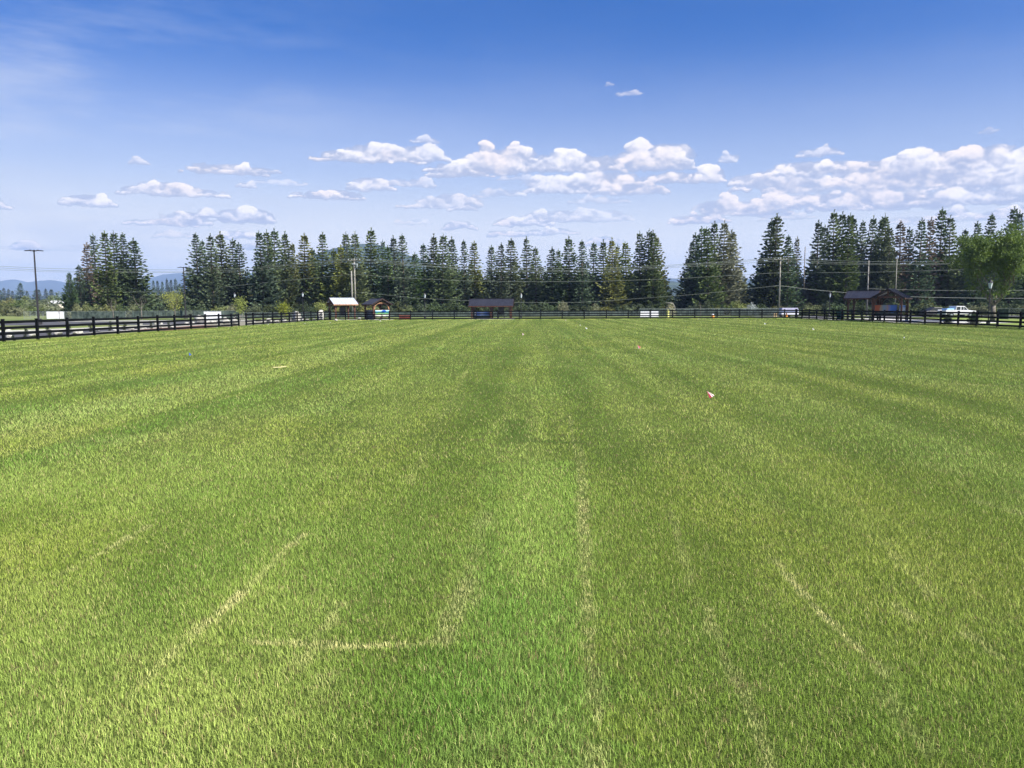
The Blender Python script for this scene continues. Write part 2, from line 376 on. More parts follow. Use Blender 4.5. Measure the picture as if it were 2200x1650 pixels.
def make_grass(gmat):
    def inside(x, y, m=.12): return (x > lawn_left(y) + m) & (x < 38.2 - m) & (y < 105.8 + (x + 25) * -.0236 - m) & (y > -8)
    parts = []
    tan = math.tan(R(35.2))
    r = np.random.default_rng(5)
    # near: two-segment blades, 2.2 m to 7.5 m
    n = 760000; d = r.uniform(2.1, 10.5, n); u = r.uniform(-1, 1, n); d = d[:]; kp = r.random(n) < sstep(10.5, 5.0, d); d = d[kp]; u = u[kp]; x = u * (d * tan + .9); y = d
    parts.append(blades_mesh(x, y, .028, .0021, 2, 1, .65))
    # then single triangles, count per square metre falling with distance, width growing
    n = 900000; d = np.exp(r.uniform(math.log(5.0), math.log(108), n)); u = r.uniform(-1, 1, n); kp = r.random(n) < sstep(4.5, 9.5, d); d = d[kp]; u = u[kp]; x = u * (d * tan + 2.0); y = d
    k = inside(x, y); x, y, d = x[k], y[k], d[k]
    parts.append(blades_mesh(x, y, (.030 + .0004 * d).clip(0, .05), .0022 + .00028 * d, 1, 2, .7))
    # sparse turf beside and behind the camera
    n = 60000; x = r.uniform(-14, 14, n); y = r.uniform(-6, 14, n); k = inside(x, y) & (np.abs(x) > y * tan + .8); x, y = x[k], y[k]
    parts.append(blades_mesh(x, y, .055, .012, 1, 3, .7))
    # longer unmown fringe along the fences
    n = 26000; s = r.uniform(30, 105.5, n); x = lawn_left(s) + np.abs(r.normal(0, .10, n)) - .05
    a = blades_mesh(x, s, .13, .012, 1, 4, .4); parts.append((a[0], a[1], a[2] * .8))
    s = r.uniform(45, 104.2, n); a = blades_mesh(38.3 - np.abs(r.normal(0, .10, n)) + .05, s, .13, .012, 1, 5, .4); parts.append((a[0], a[1], a[2] * .8))
    s = r.uniform(-25, 38.2, n); a = blades_mesh(s, 105.4 + (s + 25.2) * -.0236 + np.abs(r.normal(0, .2, n)), .10, .02, 1, 6, .4); parts.append(a)
    off = 0; Vs = []; Is = []; Cs = []
    for V, I, Cc in parts:
        Vs.append(V); Is.append(I + off); Cs.append(Cc); off += V.shape[0]
    V = np.concatenate(Vs).astype(np.float32); I = np.concatenate(Is).astype(np.int32); Cc = np.concatenate(Cs).astype(np.float32)
    me = bpy.data.meshes.new('grass'); me.vertices.add(len(V)); me.vertices.foreach_set('co', V.ravel())
    me.loops.add(len(I)); me.loops.foreach_set('vertex_index', I)
    nf = len(I) // 3; me.polygons.add(nf); me.polygons.foreach_set('loop_start', np.arange(nf, dtype=np.int32) * 3)
    me.update(calc_edges=False)
    at = me.color_attributes.new('turf_colour', 'FLOAT_COLOR', 'POINT')
    at.data.foreach_set('color', np.concatenate([Cc, np.ones((len(Cc), 1), np.float32)], 1).ravel())
    me.materials.append(gmat)
    o = bpy.data.objects.new('grass', me); C.objects.link(o)
    tag(o, 'mown green lawn grass covering the fenced field', None, None, 'stuff')

def grass_mat():
    m = bpy.data.materials.new('turf_blades'); m.use_nodes = True; T = NT(m.node_tree); b = T.N['Principled BSDF']
    a = T.n('ShaderNodeAttribute', attribute_name='turf_colour')
    b.inputs['Roughness'].default_value = .6; b.inputs['Specular IOR Level'].default_value = .14
    T.L.new(a.outputs['Color'], b.inputs['Base Color'])
    tr = T.n('ShaderNodeBsdfTranslucent'); T.L.new(a.outputs['Color'], tr.inputs[0])
    ms = T.n('ShaderNodeMixShader'); ms.inputs[0].default_value = .20
    T.L.new(b.outputs[0], ms.inputs[1]); T.L.new(tr.outputs[0], ms.inputs[2]); T.L.new(ms.outputs[0], T.N['Material Output'].inputs[0])
    return m
def ground_grass(name, c1, c2, c3, s1, s2):
    m = bpy.data.materials.new(name); m.use_nodes = True; T = NT(m.node_tree); b = T.N['Principled BSDF']
    tc = T.n('ShaderNodeTexCoord')
    mp = T.n('ShaderNodeMapping'); T.L.new(tc.outputs['Object'], mp.inputs[0]); mp.inputs['Scale'].default_value = (1, .3, 1)
    c = T.mix(T.rng(T.noise(mp.outputs[0], s1, 5), .35, .65), (*c1, 1), (*c2, 1))
    c = T.mix(T.rng(T.noise(tc.outputs['Object'], s2, 6, .7), .5, .75), c, (*c3, 1))
    T.L.new(c, b.inputs['Base Color']); b.inputs['Roughness'].default_value = .95; b.inputs['Specular IOR Level'].default_value = .05
    bp = T.n('ShaderNodeBump'); bp.inputs['Strength'].default_value = .8; bp.inputs['Distance'].default_value = .03
    T.L.new(T.noise(tc.outputs['Object'], 60, 3), bp.inputs['Height']); T.L.new(bp.outputs[0], b.inputs['Normal'])
    return m

# ------------------------------------------------------------------ materials
M_black = mat('black_fence_paint', (.0035, .004, .005), .7, .3, 2, .2, spec=.08)
M_lawn = ground_grass('lawn_soil', (.050, .072, .016), (.070, .095, .022), (.09, .075, .035), .6, 5)
M_ground = ground_grass('meadow', (.10, .13, .045), (.14, .165, .055), (.22, .20, .12), .03, .25)
M_asph = mat('asphalt', (.058, .057, .064), .9, .2, .8, .4, bscale=60)
M_conc = mat('concrete', (.36, .35, .33), .85, .12, .7, .2)
M_path = mat('path_concrete', (.36, .33, .28), .85, .12, .7, .2)
M_gravel = mat('gravel', (.17, .16, .12), .95, .35, 6, .6)
M_mulch = mat('bark_mulch', (.12, .055, .035), .95, .4, 4, .8)
M_rock = mat('pale_boulder', (.33, .32, .29), .9, .25, 1.5, .8)
M_timber = mat('stained_timber', (.075, .028, .014), .55, .3, 3, .3, spec=.4)
M_edge = mat('dark_edge_board', (.022, .012, .009), .6, .3, 3, .2)
M_timber2 = mat('pale_sunlit_timber', (.34, .18, .085), .6, .25, 3, .3)  # sunlit cream of the arch put into the colour; also the pale fascia
M_roof = mat('dark_roof_metal', (.030, .031, .042), .42, .12, 1.2, .1, metal=.35, spec=.5)
M_roof_light = mat('pale_roof_metal', (.40, .43, .50), .35, .05, 1.2, .1, metal=.2, spec=.6)
M_slate = mat('roof_marks', (.36, .40, .50), .5, .1, 2)
M_white = mat('white_vinyl', (.74, .74, .78), .6, .04, 1)
M_galv = mat('galvanised_steel', (.24, .27, .26), .5, .1, 2, metal=.4, spec=.5)
M_screen = mat('green_windscreen', (.062, .080, .068), .8, .5, 1.3, .3, col2=(.020, .032, .026))
M_mesh = mat('chain_link_wire', (.35, .38, .36), .5, .1, 2, metal=.4)
M_pole = mat('weathered_pole', (.20, .19, .16), .85, .2, 2, .4)
M_pole2 = mat('bleached_pole', (.20, .19, .17), .8, .15, 2, .3)
M_wire = mat('power_cable', (.17, .19, .16), .5, .1, 1)
M_dark = mat('dark_bronze_metal', (.020, .018, .020), .4, .2, 2, spec=.5)
M_glass = mat('lantern_glass', (.45, .50, .54), .2, .05, 1, spec=.6)
M_bark = mat('pine_bark', (.13, .10, .08), .95, .35, 3, .6)
M_barkgrey = mat('grey_bark', (.13, .115, .095), .95, .3, 3, .6)
def needles(n, c, c2, r=.35): return mat(n, c, .75, .25, .7, spec=.12, col2=c2, random_obj=r, transl=.22)
M_ndl = needles('green_needles', (.108, .142, .056), (.058, .085, .036))
M_ndl_blue = needles('blue_green_needles', (.090, .125, .070), (.050, .076, .045))
M_ndl_pale = needles('pale_needles', (.22, .23, .15), (.13, .145, .09))
M_ndl_yel = needles('yellow_green_needles', (.175, .19, .060), (.10, .118, .040))
M_ndl_brown = needles('browned_needles', (.17, .145, .105), (.10, .088, .065))
M_ndl_dark = needles('dark_spruce_needles', (.065, .10, .048), (.038, .062, .032))
M_leaf = mat('willow_leaves', (.115, .165, .034), .6, .3, .8, spec=.2, col2=(.055, .09, .022), transl=.35)
M_sap = mat('sapling_leaves', (.21, .25, .05), .6, .3, 1.5, spec=.2, transl=.35, random_obj=.3)
M_scrub = mat('scrub_leaves', (.14, .155, .065), .8, .35, .4, spec=.1, col2=(.09, .105, .05), random_obj=.6, transl=.2)
M_shrub = mat('shrub_leaves', (.055, .075, .035), .8, .35, 2, spec=.1, random_obj=.3)
M_hill_near = mat('forested_hill_near', (.040, .055, .036), 1, .35, .012, spec=0, col2=(.016, .024, .018))
M_hill_far = mat('forested_hill_far', (.030, .042, .040), 1, .35, .003, spec=0)
M_red = mat('rust_red_boards', (.15, .035, .02), .7, .25, 2)
M_green_bin = mat('green_plastic', (.01, .10, .07), .4, .1, 2)
M_yellow = mat('yellow_paint', (.72, .70, .22), .5, .1, 2)
M_orange = mat('orange_plastic', (.85, .33, .06), .5, .1, 2)
M_tan = mat('tan_wood', (.62, .42, .22), .7, .15, 2)
M_pink = mat('pink_vinyl', (.80, .10, .16), .5, .15, 30, transl=.3)
M_pinkwhite = mat('pale_pink_vinyl', (.85, .66, .66), .5, .08, 40, transl=.25)  # whiter pink than the vinyl above
M_blue = mat('blue_vinyl', (.06, .17, .75), .5, .1, 20, transl=.3)
M_wall_white = mat('white_siding', (.72, .72, .70), .7, .06, 1)
M_wall_tan = mat('cream_siding', (.62, .56, .46), .7, .08, 1)
M_shingle = mat('grey_shingles', (.20, .20, .22), .9, .2, 2)
M_pane = mat('window_glass', (.03, .035, .045), .08, .2, 1, spec=.8)
M_car = mat('white_car_paint', (.55, .55, .57), .22, .02, 1, spec=.6)
M_tyre = mat('tyre_rubber', (.015, .015, .015), .8, .2, 4)
M_straw = mat('pale_wood', (.48, .42, .22), .8, .1, 8)

# ------------------------------------------------------------------ ground and paving
def ground():
    b = MB(); n = 16; ext = 8000
    xs = [-ext, -3000, -1200, -500, -200, -80, 0, 80, 200, 500, 1200, 3000, ext]
    b.add([(x, y, -.03) for y in xs for x in xs], [(j * 13 + i, j * 13 + i + 1, (j + 1) * 13 + i + 1, (j + 1) * 13 + i) for j in range(12) for i in range(12)])
    tag(b.build('ground', M_ground), 'rough meadow ground reaching to the hills', None, None, 'structure')
    sheet('lawn', LAWN, -.005, M_lawn, 'soil under the mown field')
    sheet('verge', [(-60, 106.2), (-60, 128), (70, 128), (70, 104.6), (38.45, 104.6), (-25.3, 106.2)], -.014, M_lawn, 'strip of grass beyond the far fence')
    sheet('side_lawn', [(38.5, -9), (38.5, 104.4), (90, 104.4), (90, -9)], -.014, ground_grass('side_grass', (.14, .185, .05), (.17, .21, .06), (.19, .20, .09), .3, 3), 'mown grass outside the right fence')
    sheet('parking_lot', [(-120, 86), (-120, 107.5), (-36.5, 107.5), (-36.5, 86)], -.022, M_asph, 'far strip of dark asphalt beyond the left fence')
    sheet('road', [(-90, 44), (-90, 62), (-42, 62), (-38.5, 71), (-36.5, 86), (-33.8, 86), (-31.8, 60), (-31.4, 44)], -.022, M_asph, 'near strip of dark asphalt beside the left fence')
    def curb(name, pts, label, w=.5, h=.15):
        b = MB()
        for a, c in zip(pts[:-1], pts[1:]): b.bar((a[0], a[1], h / 2 - .03), (c[0], c[1], h / 2 - .03), w, h)
        tag(b.build(name, M_conc), label, None, None, 'structure')
    curb('kerb', [(-120, 108.4), (-36.2, 108.4)], 'white concrete kerb at the back of the far asphalt', 1.6, .14)
    curb('kerb', [(-90, 63.0), (-42.5, 63.0)], 'white concrete kerb along the near asphalt', .7, .08)
    curb('kerb', [(-42.5, 63.0), (-39.6, 71), (-37.6, 86)], 'white concrete kerb bending toward the pavilions', .7, .08)
    curb('kerb', [(-31.6, 44), (-32.0, 60), (-34, 86)], 'thin concrete edging next to the boulders', .14, .06)
    sheet('footpath', [(-25, 107.3), (-25, 109.0), (26, 108.0), (42, 107.6), (42, 105.6), (26, 106.0)], -.010, M_path, 'pale concrete path behind the far fence')
    sheet('gravel_bed', [(-34.5, 72), (-37, 104), (-29, 112), (-25.6, 112), (-27.6, 72)], -.012, M_gravel, 'gravel bed behind the left fence')
    sheet('mulch_bed', [(-33.0, 64), (-33.2, 82), (-28.3, 82), (-28.2, 64)], -.009, M_mulch, 'rust brown mulch bed behind the left fence')
    sheet('pavement', [(39.8, 76), (39.8, 104), (50, 104), (50, 76)], -.008, M_conc, 'pale concrete paving round the right pavilion')
    sheet('street', [(39, 112), (39, 128), (120, 128), (120, 112)], -.010, M_asph, 'street behind the right pavilion')
ground()
make_grass(grass_mat())

# ------------------------------------------------------------------ clouds: the part of the sky dome that carries them
def cloud_dome():
    azs = np.linspace(-.90, .90, 900); els = np.linspace(-.01, .42, 300)
    A, E = np.meshgrid(azs, els); U, Vv = A * F_PX, E * F_PX
    wu = (fbm(U / 26, Vv / 20, 61, 3) - .5) * 16; wv = (fbm(U / 22 + 50, Vv / 16, 64, 3) - .5) * 10
    Uw, Vw = U + wu, Vv + wv * .8
    cov = np.zeros_like(U); lit = np.zeros_like(U); wsum = np.full_like(U, 1e-6); opa = np.zeros_like(U)
    rr = np.random.default_rng(77)
    for (px, py, hw, hh, w) in CLOUDS:
        d = ray(px, py).normalized(); cu = math.atan2(d.x, d.y) * F_PX; cv = math.asin(d.z) * F_PX
        k = math.cos(math.atan((px - 1100) / F_PX)); hw = hw * k * k * 1.12; hh = hh * k * 1.22
        base = cv - hh
        i0, i1 = np.searchsorted(azs * F_PX, [cu - hw - 3 * hh - 20, cu + hw + 3 * hh + 20]); j0, j1 = np.searchsorted(els * F_PX, [base - hh - 20, base + 4 * hh + 20])
        sl = (slice(j0, j1), slice(i0, i1)); u, v = Uw[sl], Vw[sl]
        if u.size == 0: continue
        c0 = np.zeros_like(u)
        n = int(14 + hw / hh * 8); ph = rr.uniform(0, 6.28, 3)
        for q in range(n):
            x = rr.uniform(-1, 1); hl = (1 - x * x) ** .55 * (.62 + .25 * math.sin(x * 4 + ph[0]) + .18 * math.sin(x * 9 + ph[1]))
            r = hh * (.20 + .50 * rr.random() ** 1.3) * max(hl, .25) + 2.0
            yc = base + r * .55 + rr.random() * max(0, 1.75 * hh * hl - 1.5 * r)
            ex = rr.uniform(1.15, 1.9)
            xc = cu + x * (hw - r * .8)
            nx, ny = (u - xc) / (r * ex), (v - yc) / r
            c = np.clip(1 - nx * nx - ny * ny, 0, None)
            li = .58 + .40 * ny + .16 * nx + .22 * ((v - base) / (2 * hh) - .5)
            ww = c ** 2 * (1 + 3 * c)
            lit[sl] += ww * li; wsum[sl] += ww
            c0 = np.maximum(c0, c)
        # sheet that ties the puffs together along the base
        nx, ny = (u - cu) / hw, (v - base - .45 * hh) / (.75 * hh)
        c = np.clip(1 - nx * nx - ny * ny, 0, None) * .95; lit[sl] += c ** 2 * .34; wsum[sl] += c ** 2; c0 = np.maximum(c0, c)
        c0 *= sstep(base - .22 * hh, base + .22 * hh, v)
        cov[sl] = np.maximum(cov[sl], c0 * min(1, .55 + .45 * w)); opa[sl] = np.maximum(opa[sl], sstep(0, .15, c0) * min(1, w) ** 1.3)
    lit = lit / wsum
    x = np.sin(A) * np.cos(E); y = np.cos(A) * np.cos(E); z = np.sin(E); RD = 20000
    V = np.stack([x, y, z], -1).reshape(-1, 3) * RD; V[:, 2] += HC
    ny_, nx_ = U.shape; me = bpy.data.meshes.new('sky')
    idx = np.arange(ny_ * nx_).reshape(ny_, nx_)
    Fq = np.stack([idx[:-1, :-1], idx[1:, :-1], idx[1:, 1:], idx[:-1, 1:]], -1).reshape(-1, 4).astype(np.int32)
    # keep only the cells where there is cloud near
    cc = cov > .001; keep = (cc[:-1, :-1] | cc[1:, :-1] | cc[1:, 1:] | cc[:-1, 1:]).reshape(-1)
    kk = keep.reshape(ny_ - 1, nx_ - 1).copy()
    for _ in range(6):
        g = kk.copy(); g[1:] |= kk[:-1]; g[:-1] |= kk[1:]; g[:, 1:] |= kk[:, :-1]; g[:, :-1] |= kk[:, 1:]; kk = g
    Fq = Fq[kk.reshape(-1)]
    me.vertices.add(len(V)); me.vertices.foreach_set('co', V.astype(np.float32).ravel())
    me.loops.add(Fq.size); me.loops.foreach_set('vertex_index', Fq.ravel()); me.polygons.add(len(Fq)); me.polygons.foreach_set('loop_start', np.arange(len(Fq), dtype=np.int32) * 4)
    me.update(calc_edges=True)
    at = me.color_attributes.new('cloud', 'FLOAT_COLOR', 'POINT')
    at.data.foreach_set('color', np.stack([cov, lit, opa, np.ones_like(cov)], -1).astype(np.float32).ravel())
    av = me.attributes.new('place', 'FLOAT_VECTOR', 'POINT'); av.data.foreach_set('vector', np.stack([A, E, np.zeros_like(A)], -1).astype(np.float32).ravel())
    m = bpy.data.materials.new('cloud_sky'); m.use_nodes = True; T = NT(m.node_tree); T.N.remove(T.N['Principled BSDF'])
    a = T.n('ShaderNodeAttribute', attribute_name='cloud'); p = T.n('ShaderNodeAttribute', attribute_name='place')
    sp = T.n('ShaderNodeSeparateColor'); T.L.new(a.outputs['Color'], sp.inputs[0])
    mp = T.n('ShaderNodeMapping'); T.L.new(p.outputs['Vector'], mp.inputs[0]); mp.inputs['Scale'].default_value = (1, 1.35, 1)
    n1 = T.noise(mp.outputs[0], 62, 10, .66, .5, dim='2D'); n2 = T.noise(mp.outputs[0], 38, 6, .6, dim='2D'); n3 = T.noise(mp.outputs[0], 9, 3, dim='2D')
    body = T.m('ADD', sp.outputs[0], T.m('MULTIPLY', T.m('SUBTRACT', n1, .5), 1.7))
    body = T.m('MULTIPLY', body, T.rng(sp.outputs[0], .0, .10))
    # crisp tops, soft bases
    soft = T.rng(sp.outputs[1], .35, .8, .60, .24)
    al = T.m('DIVIDE', T.m('SUBTRACT', body, .06), soft, clamp=True)
    al = T.m('MULTIPLY', T.m('MULTIPLY', al, T.m('SUBTRACT', 2.0, al)), T.m('MULTIPLY', sp.outputs[2], .97), clamp=True)
    l = T.m('ADD', sp.outputs[1], T.m('MULTIPLY', T.m('SUBTRACT', n2, .5), .85))
    l = T.m('ADD', l, T.m('MULTIPLY', T.m('SUBTRACT', n1, .5), .55))
    l = T.rng(l, .26, .80)
    kq = 1 / 2 ** EXPO
    white = T.mix(T.rng(n3, .35, .65), (1.30 * kq, 1.22 * kq, 1.20 * kq, 1), (1.30 * kq, 1.14 * kq, 1.06 * kq, 1))
    col = T.mix(l, (.53 * kq, .57 * kq, .74 * kq, 1), white)
    em = T.n('ShaderNodeEmission'); T.L.new(col, em.inputs[0]); tr = T.n('ShaderNodeBsdfTransparent'); ms = T.n('ShaderNodeMixShader')
    T.L.new(al, ms.inputs[0]); T.L.new(tr.outputs[0], ms.inputs[1]); T.L.new(em.outputs[0], ms.inputs[2]); T.L.new(ms.outputs[0], T.N['Material Output'].inputs[0])
    me.materials.append(m)
    o = bpy.data.objects.new('sky', me); C.objects.link(o); tag(o, 'scattered white cumulus clouds low in the blue sky', None, None, 'structure')
cloud_dome()

# ------------------------------------------------------------------ hills
def hill(name, label, prof, Y, depth, m, seed):
    """ridge whose skyline passes through the given pixels, a real landform with a near and a far slope"""
    pts = []
    px0, px1 = prof[0][0], prof[-1][0]; N = 140
    rr = random.Random(seed)
    cols = []
    for i in range(N + 1):
        px = px0 + (px1 - px0) * i / N
        py = np.interp(px, [p[0] for p in prof], [p[1] for p in prof]) + rr.uniform(-.7, .7)
        X, _, Z = P(px, py, Y); cols.append((X, max(Z, 1.0)))
    b = MB(); rows = []
    nr = 14
    for j in range(nr + 1):
        t = j / nr * 2 - 1          # -1 near foot, 0 ridge, 1 far foot
        hgt = (1 - abs(t)) ** .8
        rows.append([(X * (1 + t * depth / Y * .9), Y + t * depth, Z * hgt * (1 + (rr.uniform(-.05, .05) if 0 < abs(t) < 1 else 0)) - (3 if abs(t) == 1 else 0)) for X, Z in cols])
    W = N + 1
    b.add([v for r_ in rows for v in r_], [(j * W + i, j * W + i + 1, (j + 1) * W + i + 1, (j + 1) * W + i) for j in range(nr) for i in range(N)])
    tag(b.build(name, m, smooth=True), label, None, None, 'structure')
hill('hills', 'long blue mountain range on the left horizon', [(-900, 625), (-500, 600), (-250, 612), (-60, 606), (0, 603.5), (28, 600), (45, 603), (58, 606), (75, 604), (100, 601.5), (125, 603), (150, 609), (200, 616), (290, 606), (322, 597), (350, 590), (385, 586.5), (402, 588), (430, 596), (480, 604), (530, 588), (552, 584), (590, 590), (640, 604), (720, 620), (800, 640)], 6800, 900, M_hill_far, 1)
hill('hill', 'round forested hill rising behind the middle pines', [(560, 640), (620, 585), (670, 553), (700, 538), (735, 529), (770, 524), (800, 523), (830, 530), (860, 541), (900, 557), (940, 569), (1000, 590), (1080, 612), (1180, 640)], 2300, 500, M_hill_near, 2)
hill('ridge', 'blue ridge in the gap right of the long pine row', [(1100, 640), (1180, 610), (1300, 592), (1390, 592), (1415, 594), (1440, 597), (1470, 602), (1520, 606), (1590, 601), (1610, 598), (1640, 600), (1700, 592), (1900, 600), (2100, 590), (2400, 600), (2900, 620)], 5200, 800, M_hill_far, 3)
hill('foothill', 'dark wooded foothill under the ridge in the gap', [(1250, 640), (1330, 612), (1400, 600), (1440, 604), (1500, 614), (1580, 606), (1640, 612), (1800, 605), (2000, 612), (2300, 610), (2700, 635)], 1900, 350, M_hill_near, 4)

# ------------------------------------------------------------------ fences of black rails
FH = 1.30
def fence(name, label, pts, side):
    """pts: ground points of the posts; rails run between neighbours on one side of the posts"""
    root = thing(name, label, 'fence', (pts[0][0], pts[0][1], 0))
    pm = MB(); pm.box((0, 0, FH / 2 - .02), (.13, .13, FH + .04)); pm.box((0, 0, FH + .012), (.15, .15, .02)); pm = pm.mesh('post')
    rm = MB(); rm.box((.5, 0, 0), (1, .045, .15)); rm = rm.mesh('rail')
    ox, oy = pts[0]
    for i, (x, y) in enumerate(pts):
        inst('post', pm, root, (x - ox, y - oy, random.uniform(-.02, .01)), M_black, rot=(random.uniform(-.01, .01), random.uniform(-.01, .01), 0))
    for (ax, ay), (bx, by) in zip(pts[:-1], pts[1:]):
        dx, dy = bx - ax, by - ay; l = math.hypot(dx, dy)
        if l > 4.6: continue
        nx, ny = -dy / l * side * .09, dx / l * side * .09
        for z in (1.14, .82, .50, .20):
            o = inst('rail', rm, root, (ax - ox + nx, ay - oy + ny, z + random.uniform(-.012, .012)), M_black,
                     rot=(0, random.uniform(-.003, .003), math.atan2(dy, dx)), scale=(l - .006, 1, 1))
    return root
def left_pt(px):
    s = 2.5 / 64.4; k = ray(px, 660); k = k.x / k.y
    Y = (-27.7 - 41.6 * s) / (k - s); return (k * Y, Y)
lp = [3, 77, 142, 199, 250.5, 295.5, 337, 373.6, 408.7, 439.6, 468.7, 495.8, 511.8]
lp2 = [527.8, 543, 564.5, 585, 603.6, 621, 637.8, 652.7, 667.8, 681.8, 695, 707]
a = [left_pt(p) for p in lp]; near = [(a[0][0] - .117 * k, a[0][1] - 3.0 * k) for k in (6, 5, 4, 3, 2, 1)]
fence('rail_fence', 'long black four-rail fence on the left, ending at the gate gap', near + a, 1)
b_ = [left_pt(p) for p in lp2]
fence('rail_fence', 'black four-rail fence between the gate gap and the white-roofed pavilion', b_, 1)
corner = b_[-1]
fp = [741.8, 788, 836, 882, 929, 976, 1022.7, 1069, 1115.5, 1161, 1208, 1255.5, 1303, 1350, 1398, 1445.5, 1493, 1541, 1589, 1637.6, 1686]
def far_pt(px):
    k = ray(px, 660); k = k.x / k.y; x0, y0 = corner; sl = (104.3 - y0) / (38.3 - x0)
    Y = (y0 - sl * x0) / (1 - sl * k); return (k * Y, Y)
fence('rail_fence', 'black four-rail fence along the far end of the field', [(corner[0] + .16, corner[1] + .02)] + [far_pt(p) for p in fp] + [far_pt(1712)], 1)
rp = [1723.6, 1739, 1755, 1772, 1791, 1810, 1831, 1852.7, 1876, 1901, 1927.8, 1957, 1988.7, 2022.4, 2060, 2100.5, 2145, 2194.5]
def right_pt(px):
    k = ray(px, 660); k = k.x / k.y; return (38.3, 38.3 / k)
rr_ = [right_pt(p) for p in rp]
rr_ = [(38.3, far_pt(1712)[1] - .16)] + rr_ + [(38.3, rr_[-1][1] - 2.7 * k) for k in range(1, 7)]
fence('rail_fence', 'black four-rail fence down the right side of the field', rr_, 1)

# ------------------------------------------------------------------ chain link fences with green windscreen
def chain_fence(label, A, B, n, h, screen, seed, group='chain link fences behind the field'):
    rr = random.Random(seed)
    A, B = Vector((*A, 0)), Vector((*B, 0)); root = thing('chain_link_fence', label, 'fence', A, 0, group)
    d = (B - A) / n; L = d.length
    for i in range(n + 1):
        m = MB(); p = d * i; m.tube([p, p + Vector((0, 0, h + .04))], .022, 6); m.build('post', M_galv, root)
    m = MB(); m.tube([(0, 0, h), tuple(d * n + Vector((0, 0, h)))], .022, 6); m.build('top_rail', M_galv, root)
    a = math.atan2(d.y, d.x)
    for i in range(n):
        p = d * (i + .5)
        if screen(i):
            m = MB(); N = 8
            vs = []; 
            for k in range(N + 1):
                q = d * (i + .02 + .96 * k / N) + Vector((math.sin(a), -math.cos(a), 0)) * (.05 + rr.uniform(-.02, .02))
                vs += [(q.x, q.y, .06), (q.x, q.y, h - .04 - rr.uniform(0, .03))]
            m.add(vs, [(2 * k, 2 * k + 2, 2 * k + 3, 2 * k + 1) for k in range(N)]); m.build('windscreen', M_screen, root)
        else:
            m = MB(); w = L
            k = -h
            while k < w:
                x0, x1 = max(0, k), min(w, k + h)
                for s in (0, 1):
                    z0, z1 = (x0 - k, x1 - k) if s == 0 else (h - (x0 - k), h - (x1 - k))
                    m.bar(tuple(d * (i + x0 / w) + Vector((0, 0, z0))), tuple(d * (i + x1 / w) + Vector((0, 0, z1))), .012, .012)
                k += .22
            o = m.build('wire_mesh', M_mesh, root); o['kind'] = 'stuff'
    return root
h1 = 1.30; h2 = .98
chain_fence('bare chain link fence on the left, before the scrub and the white banner', XY(50, 133), XY(105, 133), 4, h1, lambda i: False, 1)
chain_fence('chain link fence with green windscreen left of the gate gap', XY(138, 133), XY(520, 131), 26, h1, lambda i: i % 9 != 0, 2)
chain_fence('green-screened chain link fence running behind the middle pavilions', XY(522, 131), XY(1372, 129), 50, h2, lambda i: True, 3)
chain_fence('green-screened chain link fence between white banner and grey-lidded bin', XY(1374, 129), XY(1672, 127), 18, h1, lambda i: i % 7 != 4, 4)
chain_fence('short chain link fence at the far right behind the leafy tree', XY(2143, 92), XY(2330, 86), 7, 1.3, lambda i: i % 2 == 0, 5)

